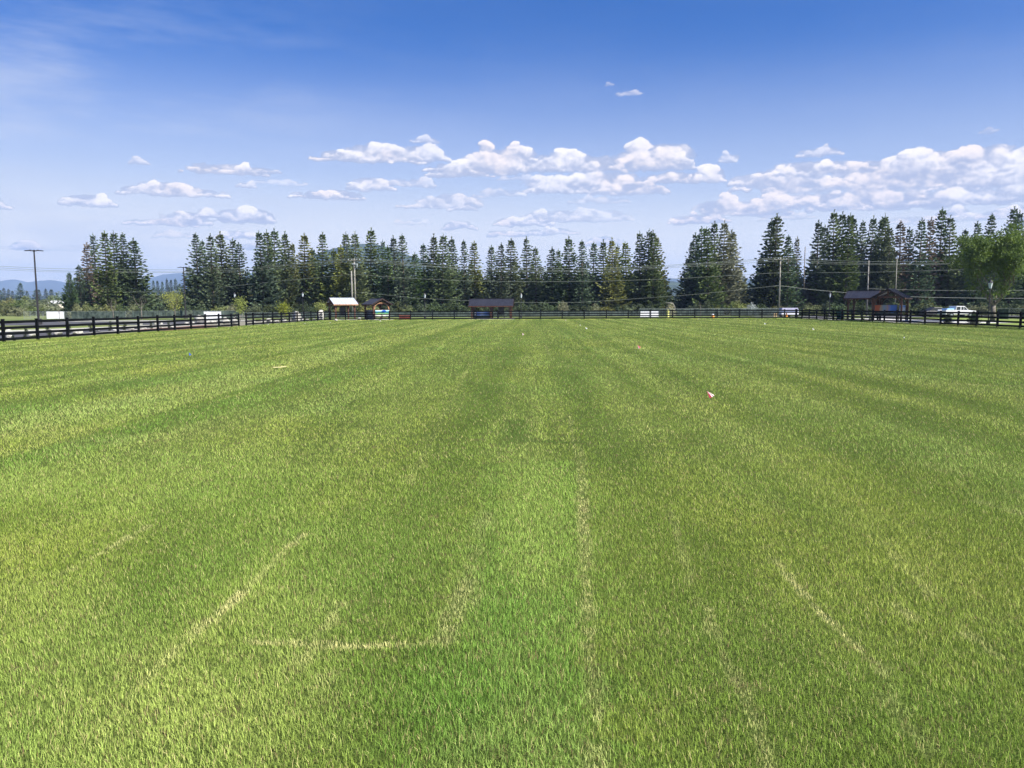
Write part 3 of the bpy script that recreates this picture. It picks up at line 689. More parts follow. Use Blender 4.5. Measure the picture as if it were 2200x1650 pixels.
# ------------------------------------------------------------------ pavilions
def arc_brace(mb, c0, corner, c1, w, d, axis):
    """curved knee brace from c0 (on the post) to c1 (under the beam) bulging toward the corner"""
    c0, corner, c1 = Vector(c0), Vector(corner), Vector(c1)
    pts = [c0 * (1 - t) ** 2 + (c0 * .35 + corner * .65 + c1 * 0) * 2 * t * (1 - t) * .5 + (c1 * .35 + corner * .65) * 2 * t * (1 - t) * .5 + c1 * t * t for t in (0, .2, .4, .6, .8, 1)]
    for a, b in zip(pts[:-1], pts[1:]): mb.bar(a, b, w, d)
def pavilion(label, loc, rz, L, W, eave, apex, roofm, posts_x=2, sunlit_arch=False, panels=False, z_slab=.05):
    root = thing('pavilion', label, 'pavilion', (*loc, 0), rz, 'timber pavilions round the field')
    ov = .42; hx, hy = L / 2, W / 2; pz = eave - .02
    rise = apex - eave; sl = math.atan2(rise, hy)
    px = [-hx + ov + (2 * (hx - ov)) * i / (posts_x - 1) for i in range(posts_x)]; py = hy - .38
    zat = lambda y: apex - abs(y) / hy * rise
    m = MB(); m.box((0, 0, z_slab / 2), (L + .1, W + .1, z_slab)); m.build('slab', M_conc, root)
    pm = MB(); pm.box((0, 0, (zat(py) - .2 + z_slab) / 2), (.19, .19, zat(py) - .2 - z_slab)); pm = pm.mesh('post')
    for x in px:
        for s in (-1, 1): inst('post', pm, root, (x, s * py, 0), M_timber, rot=(0, 0, 0))
    bz = zat(py) - .1
    for s in (-1, 1):
        m = MB(); m.box((0, s * py, bz - .0), (L - .1, .15, .2)); m.build('beam', M_timber, root)
        m = MB(); 
        for x in px:
            for q in (-1, 1):
                if abs(x + q * .6) < hx: arc_brace(m, (x + q * .10, s * py, bz - .72), (x + q * .12, s * py, bz - .12), (x + q * .62, s * py, bz - .10), .08, .09, 0)
        m.build('brace', M_timber, root)
    am = M_timber2 if sunlit_arch else M_timber  # sun on the arch painted as a lighter timber tone
    for x in (px[0], px[-1]) if posts_x < 4 else px:
        m = MB(); m.box((x, 0, bz + .012), (.14, 2 * py - .19, .17)); m.build('tie_beam', M_timber, root)
        m = MB(); m.box((x, 0, (bz + .1 + apex - .1) / 2), (.13, .15, apex - bz - .25)); m.build('king_post', M_timber, root)
        for s in (-1, 1):
            m = MB(); m.bar((x, s * (py + .32), zat(py + .32) - .13), (x, s * .02, apex - .13), .12, .15); m.build('rafter', M_timber if panels else M_edge, root)
    for x in (px[0], px[-1]):          # curved arch under the tie beam
        m = MB(); N = 12; e = -.1 if x < 0 else .1
        pts = [(x + e, py * .9 * math.cos(math.pi * k / N), bz - .80 + .92 * math.sin(math.pi * k / N) ** .8) for k in range(N + 1)]
        for a, b in zip(pts[:-1], pts[1:]): m.bar(a, b, .07, .11)
        m.build('arch', am, root)
    th = .07
    for s in (-1, 1):
        m = MB(); c = (0, s * (hy / 2), (eave + apex) / 2 + .0)
        ln = math.hypot(hy, rise)
        m.box(c, (L + .0, ln, th), rx=-s * sl)
        rp_ = m.build('roof_panel', roofm, root)
        m = MB(); k = -L / 2 + .2
        nrm = Vector((0, s * math.sin(sl), math.cos(sl)))
        while k < L / 2:
            a = Vector((k, 0, apex)) + nrm * (th / 2 + .012); b = Vector((k, s * hy, eave)) + nrm * (th / 2 + .012)
            m.bar(a, b, .03, .03); k += .42
        m.build('seam', roofm, rp_)['kind'] = 'stuff'
        if panels:
            m = MB()
            for row in range(2):
                n_ = 7
                for q in range(n_):
                    if (q + row) % 2: continue
                    x = -L / 2 + .45 + (L - .9) * (q + .5) / n_; yy = s * hy * (.33 + .36 * row)
                    cc = Vector((x, yy, apex - abs(yy) / hy * rise)) + nrm * (th / 2 + .02)
                    m.box(cc, (.36, .16, .02), rx=-s * sl)
            m.build('roof_mark', M_slate, rp_)
        m = MB(); m.box((0, s * (hy + .012), eave - .06), (L + .02, .035, .13)); m.build('fascia', M_timber2 if panels else M_timber, root)
        for x in (-hx - .02, hx + .02):
            m = MB(); m.bar((x, s * (hy + .0), eave - .05), (x, s * .01, apex - .05), .035, .18); m.build('bargeboard', M_timber if panels else M_edge, root)
    m = MB(); m.box((0, 0, apex + .055), (L + .02, .22, .03)); m.build('ridge_cap', roofm, root)
    return root

def ramp_mat(name, xstops, zstops, mixf=.5, scale=5):
    m = bpy.data.materials.new(name); m.use_nodes = True; T = NT(m.node_tree); b = T.N['Principled BSDF']
    tc = T.n('ShaderNodeTexCoord'); sp = T.n('ShaderNodeSeparateXYZ'); T.L.new(tc.outputs['Generated'], sp.inputs[0])
    nz = T.m('MULTIPLY', T.m('SUBTRACT', T.noise(tc.outputs['Object'], scale, 5), .5), .5)
    def rp(v, stops):
        r = T.n('ShaderNodeValToRGB'); T.put(r.inputs[0], v); e = r.color_ramp.elements
        e[0].position = stops[0][0]; e[0].color = (*stops[0][1], 1); e[1].position = stops[-1][0]; e[1].color = (*stops[-1][1], 1)
        for p, c in stops[1:-1]:
            k = e.new(p); k.color = (*c, 1)
        return r.outputs[0]
    cz = rp(T.m('ADD', sp.outputs[2], nz), zstops)
    c = cz
    if xstops: c = T.mix(T.rng(T.m('ADD', sp.outputs[2], nz), .30, .48), cz, rp(T.m('ADD', sp.outputs[0], T.m('MULTIPLY', nz, .4)), xstops))
    T.L.new(c, b.inputs['Base Color']); b.inputs['Roughness'].default_value = .5
    return m
def board(label, loc, rz, w, z0, z1, m, frame=M_timber, name='mural_board'):
    root = thing(name, label, 'display board', (*loc, 0), rz)
    b = MB(); b.box((0, 0, (z0 + z1) / 2), (w, .05, z1 - z0)); b.build('picture', m, root)
    for s in (-1, 1):
        b = MB(); b.box((s * (w / 2 + .05), 0, z1 / 2), (.09, .09, z1 + .04)); b.build('post', frame, root)
    b = MB(); b.box((0, 0, z1 + .035), (w - .0, .08, .06)); b.build('frame', frame, root)
    return root

YP = 112.0
c1 = XY(734.5, YP); c2 = XY(810, YP); c3 = XY(1056.5, YP - .5)
z_of = lambda py, Y, px: P(px, py, Y)[2]
pavilion('small timber pavilion with pale shining roof, leftmost of all', c1, R(35), 3.75, 3.1, z_of(654, YP, 740), z_of(640.5, YP, 740), M_roof_light, panels=True)
pavilion('small timber pavilion with dark roof and pale arch, beside the white-roofed one', c2, R(-56), 3.75, 3.2, z_of(654, YP, 810), z_of(641.5, YP, 810), M_roof, sunlit_arch=True)
pavilion('long dark-roofed timber pavilion in the middle behind the far fence', c3, R(-4), 6.35, 3.0, z_of(657.5, YP, 1056), z_of(642.3, YP, 1056), M_roof, posts_x=3)
YR = 88.0
cg = XY(1901, YR); gx, gy = cg
pavilion('gabled half of the large dark-roofed pavilion at the right', (43.4, 88.5), R(51.3), 3.9, 3.65, z_of(640.8, YR, 1900), z_of(621.6, YR, 1900), M_roof)
pavilion('low wing joined to the left of the large dark-roofed pavilion', (40.94, 90.04), R(-38.7), 3.5, 3.2, z_of(640.8, YR, 1850), z_of(624.0, YR, 1850), M_roof)

sky_m = ramp_mat('mural_valley', None, [(0, (.05, .08, .03)), (.2, (.75, .78, .70)), (.33, (.10, .30, .06)), (.5, (.22, .45, .08)), (.58, (.02, .16, .28)), (.68, (.10, .55, .62)), (.85, (.35, .75, .85)), (1, (.85, .9, .9))], scale=2.5)
board('bright mural of blue sky and green valley under the pale-arched pavilion', (c2[0] + XY(823.5, YP)[0] - XY(810, YP)[0], YP - .9), R(8), 2.0, z_of(680, YP, 823), z_of(666, YP, 823), sky_m)
b = MB(); X0, Y0, Z0 = P(825, 668.2, YP - .97)
b.lathe([(.02, -.012), (.14, -.01), (.14, .01), (.02, .012)], 12)
o = b.build('blue_emblem', mat('blue_print', (.01, .12, .55), .5, .2, 8)); o.location = (X0, Y0, Z0); o.rotation_euler = (R(90), 0, R(8)); o.scale = (2.2, .9, 1)
tag(o, 'blue leaping shape fixed on the bright valley mural', 'emblem')
board('grey banded back of a display board, left of the bright valley mural', (XY(794, YP)[0], YP + .6), R(-14), 1.35, z_of(684, YP, 794), z_of(666.5, YP, 794), ramp_mat('grey_board', None, [(0, (.05, .06, .07)), (.45, (.20, .23, .28)), (.6, (.06, .07, .10)), (1, (.20, .21, .27))], scale=1.5), M_dark)  # uneven grey bands up the panel
board('mural of blue sky and hills under the long middle pavilion', (XY(1036, YP)[0], YP - .4), R(-3), 2.15, z_of(683.5, YP, 1036), z_of(668.8, YP, 1036), ramp_mat('mural_lake', [(0, (.75, .80, .90)), (.08, (.70, .76, .90)), (.16, (.05, .15, .60)), (.5, (.45, .58, .85)), (.75, (.12, .25, .65)), (1, (.02, .04, .15))], [(0, (.02, .03, .02)), (.25, (.06, .09, .05)), (.42, (.25, .42, .28)), (1, (.2, .3, .6))], scale=3), M_dark)
board('sunset mural fading from orange to blue, under the right gable', (XY(1900.5, 88.6)[0], 88.6), R(-30), 2.5, z_of(679, YR, 1900), z_of(655.5, YR, 1900), ramp_mat('mural_sunset', [(0, (.14, .03, .02)), (.1, (.45, .10, .02)), (.3, (.42, .09, .02)), (.34, (.32, .22, .12)), (.5, (.15, .25, .35)), (.62, (.32, .20, .16)), (.75, (.05, .15, .45)), (1, (.02, .08, .3))], [(0, (.008, .012, .008)), (.4, (.015, .03, .015)), (1, (.1, .1, .1))], scale=3), M_dark)
board('small white and blue map board beside the sunset mural', (XY(1939, 89.5)[0], 89.5), R(-20), .62, z_of(671, YR, 1939), z_of(655.5, YR, 1939), ramp_mat('map_print', None, [(0, (.12, .25, .06)), (.25, (.80, .85, .88)), (.6, (.75, .82, .9)), (.8, (.10, .35, .80)), (1, (.6, .75, .9))], scale=4), M_timber)
for (px, lab) in ((736, 'black notice panel standing under the white-roofed pavilion'), (1077, 'tall black notice panel inside the long middle pavilion')):
    root = thing('notice_panel', lab, 'notice panel', (*XY(px, YP + .5), 0), R(20))
    b = MB(); b.box((0, 0, 1.25), (.75, .06, 1.3)); b.build('panel', M_dark, root)
    for s in (-1, 1):
        b = MB(); b.box((s * .43, 0, .98), (.08, .08, 1.96)); b.build('post', M_dark, root)
# picnic table, red bench
def picnic(loc, rz, label):
    root = thing('picnic_table', label, 'picnic table', (*loc, 0), rz)
    for k in range(5):
        b = MB(); b.box((0, -.3 + .15 * k, .76), (1.7, .135, .04)); b.build('plank', M_red, root)
    for s in (-1, 1):
        b = MB(); b.box((0, s * .72, .45), (1.7, .25, .045)); b.build('bench', M_red, root)
        b = MB(); b.bar((s * .6, -.72, .02), (s * .6, -.12, .73), .07, .07); b.bar((s * .6, .72, .02), (s * .6, .12, .73), .07, .07); b.bar((s * .66, -.75, .40), (s * .66, .75, .40), .05, .06); b.build('leg', M_dark, root)
picnic(XY(811, YP - 2.0), R(5), 'red picnic table at the foot of the pale-arched pavilion')
root = thing('planter', 'rust red slatted planter box right of the pale-arched pavilion', 'planter', (*XY(870, 111), 0), 0)
for k in range(3):
    b = MB(); b.box((0, -.25, .12 + .21 * k), (1.5, .05, .19)); b.build('plank', M_red, root)
for s in (-1, 1):
    b = MB(); b.box((s * .78, 0, .34), (.07, .56, .68)); b.build('side_panel', M_red, root)
b = MB(); b.box((0, .02, .3), (1.46, .44, .5)); b.build('soil_fill', M_mulch, root)

# ------------------------------------------------------------------ banners on the chain link, bins, posts
def banner(label, px0, px1, y0, y1, Y, m=M_white):
    a = P(px0, y0, Y); b_2 = P(px1, y1, Y); w = b_2[0] - a[0]; h = a[2] - max(b_2[2], .05)
    root = thing('banner', label, 'banner', ((a[0] + b_2[0]) / 2, Y, 0), 0)
    b = MB(); N = 10; zt = a[2]
    vs = []
    for k in range(N + 1):
        x = -w / 2 + w * k / N; yy = random.uniform(-.03, .03)
        vs += [(x, yy - .02, zt - h), (x, -yy - .02, zt)]
    for k in range(N + 1):
        x = -w / 2 + w * k / N; vs += [(x, vs[2 * k][1] + .03, zt - h), (x, vs[2 * k + 1][1] + .03, zt)]
    q = 2 * (N + 1)
    b.add(vs, [(2 * k, 2 * k + 2, 2 * k + 3, 2 * k + 1) for k in range(N)] + [(q + 2 * k, q + 2 * k + 1, q + 2 * k + 3, q + 2 * k + 2) for k in range(N)])
    b.build('sheet', m, root)
    for s in (-1, 1):
        b = MB(); b.box((s * (w / 2 + .03), 0, zt / 2), (.06, .06, zt + .05)); b.build('post', M_galv, root)
    return root
banner('white banner on the chain link right of the tall left lamp post', 100, 138, 669.5, 684.5, 132.5)
banner('white banner above the mulch bed, left of the gate gap', 438, 476, 669.5, 690, 118)
banner('white sign panel behind the far fence, right of the long pine row', 1376, 1395, 667, 681, 124)
banner('white sign panel next to its twin behind the far fence, nearer the gap', 1396.3, 1414.5, 667, 681, 124)
root = thing('storage_bin', 'low white storage bin with grey lid right of the far fence middle', 'storage bin', (*XY(1695, 118), 0), 0)
wb = XY(1713.5, 118)[0] - XY(1677, 118)[0]; zt = z_of(667.5, 118, 1695); zr = z_of(661.5, 118, 1695)
b = MB(); b.box((0, 0, (zt + .25) / 2), (wb, 1.2, zt - .25)); b.build('body', M_white, root)
b = MB(); b.prism([(-wb / 2 - .05, zt), (wb / 2 + .05, zt), (wb / 2 - .2, zr), (-wb / 2 + .05, zr)], -.7, .7); b.build('lid', mat('lilac_lid', (.42, .42, .55), .5, .1, 2), root)
for s in (-1, 0, 1):
    b = MB(); b.box((s * wb / 2 * .9, 0, .125), (.1, 1.1, .25)); b.build('foot', M_dark, root)
# white gate leaf beside the gap
root = thing('field_gate', 'pale wooden gate leaf standing behind the gap in the left fence', 'gate', (*XY(520, 90), 0), 0)
for z in (.25, .55, .85):
    b = MB(); b.box((0, 0, z), (1.0, .05, .12)); b.build('slat', M_pole2, root)
for s in (-1, 1):
    b = MB(); b.box((s * .5, 0, .5), (.08, .08, 1.0)); b.build('post', M_pole2, root)

def small_post(name, label, cat, px, Y, prof, m, cap=None):
    root = thing(name, label, cat, (*XY(px, Y), 0))
    b = MB(); b.lathe(prof, 10); b.build('body', m, root, smooth=False)
    if cap: b = MB(); b.lathe(cap[0], 10); b.build('cap', cap[1], root)
    return root
small_post('bollard', 'yellow bollard behind the far fence under the curved pipe', 'bollard', 1435, 112, [(.20, 0), (.20, .9), (.17, .98)], M_yellow, ([(.24, .98), (.24, 1.1), (.15, 1.22)], M_yellow))
small_post('water_jug', 'orange drinks jug standing in front of the right gap pines', 'jug', 1532, 109, [(.16, .0), (.20, .08), (.20, .42), (.16, .50)], M_orange, ([(.17, .50), (.17, .58), (.05, .62)], M_white))
for px, lab in ((1664, 'left of two tan stakes behind the far fence'), (1668.5, 'right of two tan stakes behind the far fence')):
    root = thing('stake', lab, 'stake', (*XY(px, 112), 0), 0, 'pair of tan stakes')
    b = MB(); b.bar((0, 0, 0), (0, 0, .62), .12, .12); b.build('shaft', M_tan, root); b = MB(); b.lathe([(.09, .62), (.11, .68), (.04, .76)], 8); b.build('cap', M_tan, root)
small_post('jug', 'small orange and red jug right of the two tan stakes', 'jug', 1690, 112, [(.12, 0), (.19, .1), (.19, .4), (.1, .5)], M_orange, ([(.1, .5), (.1, .6), (.04, .66)], M_red))
root = thing('waste_bin', 'green wheeled waste bin left of the large pavilion', 'bin', (*XY(1806, 92), 0), R(10))
b = MB(); b.add([(-.25, -.28, .08), (.25, -.28, .08), (.25, .28, .08), (-.25, .28, .08), (-.32, -.36, 1.0), (.32, -.36, 1.0), (.32, .36, 1.0), (-.32, .36, 1.0)], [(0, 3, 2, 1), (4, 5, 6, 7), (0, 1, 5, 4), (1, 2, 6, 5), (2, 3, 7, 6), (3, 0, 4, 7)]); b.build('body', M_green_bin, root)
b = MB(); b.box((0, 0, 1.05), (.68, .78, .07)); b.build('lid', M_green_bin, root)
for s in (-1, 1):
    b = MB(); b.tube([(s * .28, .25, .1), (s * .33, .25, .1)], .1, 10); b.build('wheel', M_tyre, root)
# curved pipe
b = MB(); q = [P(1431, 651.4, 140), P(1440, 651.2, 140), P(1445, 652.2, 140), P(1447.5, 655, 140), P(1449.5, 660, 140), P(1450, 684, 140)]; b.tube(q, .10, 8)
tag(b.build('bent_pipe', M_pole2, smooth=True), 'pale bent pipe arching beside the end of the long pine row', 'pipe')

# ------------------------------------------------------------------ lamp posts
def tall_lamp(label, loc, H, rz):
    root = thing('lamp_post', label, 'lamp post', (*loc, 0), rz, 'tall twin-head lamp posts')
    b = MB(); b.lathe([(.36, 0), (.36, .62), (.30, .66)], 14); b.build('plinth', M_dark, root)
    b = MB(); b.tube([(0, 0, .66), (0, 0, H)], [.12, .075], 10); b.build('pole', M_dark, root)
    b = MB(); b.tube([(-.35, 0, H - .02), (.35, 0, H - .02)], .05, 8); b.lathe([(.13, H - .12), (.13, H + .08)], 8); b.build('bracket', M_dark, root)
    for s in (-1, 1):
        b = MB(); b.box((s * .64, 0, H + .0), (.62, .30, .09), ry=s * .06); b.box((s * .40, 0, H + .03), (.2, .2, .12)); b.build('lamp_head', M_dark, root)
lx, ly = G(83.5, 697); tall_lamp('tall dark twin-head lamp post at the left, ahead of the scrub', (lx, ly), z_of(538.5, ly, 71), R(12))
tall_lamp('tall dark twin-head lamp post left of the second pine clump', XY(398, 131), z_of(574.5, 131, 396), 0)
def lantern(px, Y, ytop, lab):
    H = z_of(ytop, Y, px)
    root = thing('street_lantern', lab, 'street lamp', (*XY(px, Y), 0), 0, 'black lantern lamp posts')
    b = MB(); b.lathe([(.16, 0), (.16, .3), (.08, .42)], 10); b.tube([(0, 0, .42), (0, 0, H - .75)], [.055, .04], 8); b.build('pole', M_dark, root)
    b = MB(); b.lathe([(.10, H - .75), (.19, H - .28)], 8); b.build('glass', M_glass, root)
    b = MB(); b.lathe([(.22, H - .28), (.12, H - .13), (.03, H)], 8); b.lathe([(.12, H - .80), (.11, H - .75)], 8); b.build('cap', M_dark, root)
lantern(505, 125, 628.5, 'black lantern lamp post before the second pine clump, by the gate gap')
lantern(651, 125, 627, 'black lantern lamp post left of the white-roofed pavilion')
lantern(913, 125, 630, 'black lantern lamp post between the two dark-roofed middle pavilions')
lantern(1119.5, 125, 630, 'black lantern lamp post just right of the long middle pavilion')
lantern(1782, 118, 628, 'black lantern lamp post left of the large right pavilion')
lantern(2125, 68, 601, 'black lantern lamp post beside the trunk of the leafy tree')

# ------------------------------------------------------------------ utility poles and wires
def upole(label, px, py, Y, r=.15, m=M_pole, arms=True, tr=False):
    x, y = XY(px, Y); H = z_of(py, Y, px)
    root = thing('utility_pole', label, 'utility pole', (x, y, 0), 0, 'utility poles of the overhead line')
    b = MB(); b.tube([(0, 0, -.1), (0, 0, H)], [r, r * .7], 10); b.build('pole', m, root, smooth=True)
    if arms:
        b = MB(); b.box((0, -.16, H - .35), (2.2, .1, .12)); b.build('crossarm', m, root)
        for s in (-1, -.4, .5, 1):
            b = MB(); b.lathe([(.05, H - .29), (.06, H - .20), (.03, H - .1)], 8, (s, -.16, 0)); b.build('insulator', M_glass, root)
    if tr:
        b = MB(); b.lathe([(.2, H - 1.6), (.22, H - 1.0), (.15, H - .95)], 10, (.45, -.1, 0)); b.build('transformer', M_galv, root)
        b = MB(); b.box((.15, -.2, H - 1.0), (1.1, .12, .1)); b.build('bracket', M_glass, root)
YW = 138.0
upole('weathered utility pole with transformer behind the white-roofed pavilion', 763.5, 555, YW, .17, M_pole, True, True)
upole('pale short pole left of the transformer pole', 757, 582, YW - 1.2, .16, M_pole2, False)
upole('utility pole before the broad pine of the right-hand side', 1673.6, 553, YW - 6, .15, M_pole, True)
upole('pale leaning utility pole rising behind the large pavilion', 1862.5, 560, 128, .13, M_pole2, False)
upole('thin wooden pole right of the pale pole behind the large pavilion', 1922.5, 556, YW, .10, M_pole, False)
upole('bare thin pole between the lone pale pine and the right pine group', 1725.5, 530, 150, .10, M_barkgrey, False)
def wire(label, pts, Y, r=.028):
    q = [P(px, py, (Y(px) if callable(Y) else Y)) for px, py in pts]; full = []
    for a, b in zip(q[:-1], q[1:]):
        a, b = Vector(a), Vector(b)
        for k in range(10):
            t = k / 10; p = a.lerp(b, t); full.append(p)
    full.append(Vector(q[-1]))
    m = MB(); m.tube(full, r, 5); tag(m.build('power_line', M_wire, smooth=True), label, 'power line', 'overhead power lines')
top = [(-120, 567), (0, 572), (100, 576.5), (200, 579), (400, 580), (520, 577), (640, 566), (763, 555), (830, 560), (900, 566), (1000, 572), (1100, 576), (1240, 577), (1350, 574), (1450, 569), (1560, 562), (1673, 553.5), (1730, 557), (1790, 560), (1862, 562), (1990, 562.5), (2130, 561), (2320, 557)]
yw = lambda px: float(np.interp(px, [0, 763, 1200, 1673, 1862, 2300], [150, YW - .3, 134, YW - 6.3, 127.6, 118]))
wire('topmost overhead wire running across in front of the pines', top, yw)
wire('second overhead wire just under the topmost one', [(a, b + 3.6 + 1.2 * math.sin(a / 140)) for a, b in top], lambda p: yw(p) - .4)
wire('third overhead wire of the upper bundle', [(a, b + 6.5 + 1.0 * math.sin(a / 90 + 1)) for a, b in top], lambda p: yw(p) + .4, .022)
wire('single middle wire crossing halfway up the pines', [(-100, 622), (0, 625), (150, 629), (400, 626), (600, 604), (763, 589), (860, 597), (1000, 603.5), (1150, 605.5), (1300, 604), (1450, 599), (1673, 586), (1770, 586), (1862, 585), (1950, 583), (2050, 580), (2300, 572)], yw, .024)
wire('low wire sagging between the transformer pole and the pole before the broad pine', [(763, 627), (900, 641), (1100, 650), (1240, 650), (1350, 643), (1500, 632), (1673, 613.5)], yw, .022)
wire('low wire from the pole before the broad pine down to the large pavilion', [(1673, 613.5), (1740, 622), (1820, 629)], 118, .03)
wire('low wire right of the large pavilion crossing before the leafy tree', [(1950, 637.5), (2030, 639.5), (2130, 641), (2320, 641)], 118, .03)
wire('wire just above the large pavilion roof, running right', [(1862, 620), (1920, 622), (1990, 623.5), (2100, 625), (2320, 622)], 124, .022)
wire('low wire over the scrub at the left', [(-120, 634), (0, 635.5), (70, 636), (130, 634.5), (300, 640)], 170, .03)

# ------------------------------------------------------------------ conifers
def conifer(seed, H=15.0, Rr=2.6, z0=.5, sparse=.0, upturn=.5, dens=1.0, top_open=.35, irregular=.25, gap=.66, ex=.85):
    """crown (needle sprays in tiers) and trunk with limbs, as two meshes"""
    rr = random.Random(seed); T = MB(); V = []; Fc = []
    lean = (rr.uniform(-.25, .25), rr.uniform(-.25, .25))
    ax = lambda z: Vector((lean[0] * (z / H) ** 2, lean[1] * (z / H) ** 2, z))
    T.tube([ax(H * t) for t in (0, .25, .5, .75, .92, 1)], [.20, .15, .11, .06, .025, .008], 7)
    side = [rr.uniform(1 - irregular, 1 + irregular) for _ in range(7)]
    def spray(p, d, ln, wd):
        sd = d.cross(Vector((rr.uniform(-1, 1), rr.uniform(-1, 1), rr.uniform(-.7, .7)))).normalized() * wd
        o = len(V)
        V.extend([p - sd * .5, p + sd * .5, p + d * ln * .6 + sd, p + d * ln, p + d * ln * .6 - sd])
        Fc.append((o, o + 1, o + 2, o + 4)); Fc.append((o + 4, o + 2, o + 3))
    z = z0
    while z < H - .3:
        t = (z - z0) / (H - z0)
        prof = (1 - t) ** ex * rr.uniform(.86, 1.08)
        if t < .10: prof *= .80 + t * 2
        nb = 8 if t < .6 else 6
        if rr.random() < sparse * (t + .2): nb -= 2
        a0 = rr.uniform(0, 6.28); zt = z
        for k in range(nb):
            a = a0 + 6.283 * k / nb + rr.uniform(-.28, .28)
            L = max(.15, Rr * prof * rr.uniform(.62, 1.15) * side[int((a % 6.283) / 6.283 * 7) % 7])
            if rr.random() < sparse * .25: continue
            pit = -.10 + t * .50 + rr.uniform(-.05, .05)
            D = Vector((math.cos(a), math.sin(a), 0)); s0 = ax(zt + rr.uniform(-.09, .09)); S_ = Vector((-D.y, D.x, 0))
            tip_up = upturn * (.30 + t * .8)
            def at(u): return s0 + D * (L * u) + Vector((0, 0, L * (pit * u + tip_up * u * u * u - .10 * math.sin(u * 3.1))))
            if L > .5: T.tube([s0, at(.5), at(.96)], [.028 * L ** .5, .018, .006], 4, False)
            n = max(2, int(L * .9 / (.30 / dens)))
            for i in range(n + 1):
                u = .10 + .90 * i / n
                if t > 1 - top_open and rr.random() < .15: continue
                p = at(u); wl = .42 * L * (1 - u) * .8 + .10
                for j in range(10 if t < .5 else 6 if t < .75 else 4):
                    q = rr.uniform(-1, 1)
                    pp = p + S_ * (q * wl) + Vector((0, 0, rr.uniform(-.12, .10) if t < .5 else rr.uniform(-.05, .07)))
                    d = (D * rr.uniform(.5, 1) + S_ * q * .7 + Vector((0, 0, rr.uniform(-.10, .30) + .5 * t * (u > .6)))).normalized()
                    spray(pp, d, rr.uniform(.28, .48) * (1.1 - .35 * t), rr.uniform(.07, .12))
        z += (gap - .24 * t) * rr.uniform(.88, 1.14)
    for j in range(22):            # leader
        zz = H - rr.uniform(-.2, 1.0); d = Vector((rr.uniform(-.6, .6), rr.uniform(-.6, .6), 1)).normalized()
        spray(ax(zz), d, rr.uniform(.25, .42), .045)
    c = bpy.data.meshes.new('crown'); c.from_pydata([tuple(v) for v in V], [], Fc); c.update()
    c.materials.append(M_ndl); tm = T.mesh('trunk'); tm.materials.append(M_bark)
    return c, tm

PROTO = {
 'full': [conifer(s, 15, 2.7, .4, .0, .45, 1.0, .25) for s in (1, 2, 3, 4)],
 'open': [conifer(s, 15, 2.4, .8, .35, .75, .85, .45, .35) for s in (11, 12, 13)],
 'thin': [conifer(s, 15, 1.9, 1.5, .7, .8, .75, .7, .4) for s in (21, 22)],
 'spruce': [conifer(31, 15, 3.6, .2, 0, .15, 1.2, .0, .15, .52, .75)],
}
PM = {'g': M_ndl, 'b': M_ndl_blue, 'p': M_ndl_pale, 'y': M_ndl_yel, 'r': M_ndl_brown, 'd': M_ndl_dark}
def pine(px, ytop, hw, Y, kind, m, label, group, trunk=M_bark):
    x, y = XY(px, Y); H = max(z_of(ytop, Y, px), 2.0)
    pr = random.choice(PROTO[kind]); r0 = {'full': 2.9, 'open': 2.7, 'thin': 2.2, 'spruce': 3.9}[kind]
    sx = hw * Y / F_PX / r0; sz = H / 15.2
    root = thing('pine_tree', label, 'pine tree', (x, y, -.05), random.uniform(0, 6.28), group, (sx, sx, sz))
    inst('crown', pr[0], root, m=PM[m]); inst('trunk', pr[1], root, m=trunk)
    return root

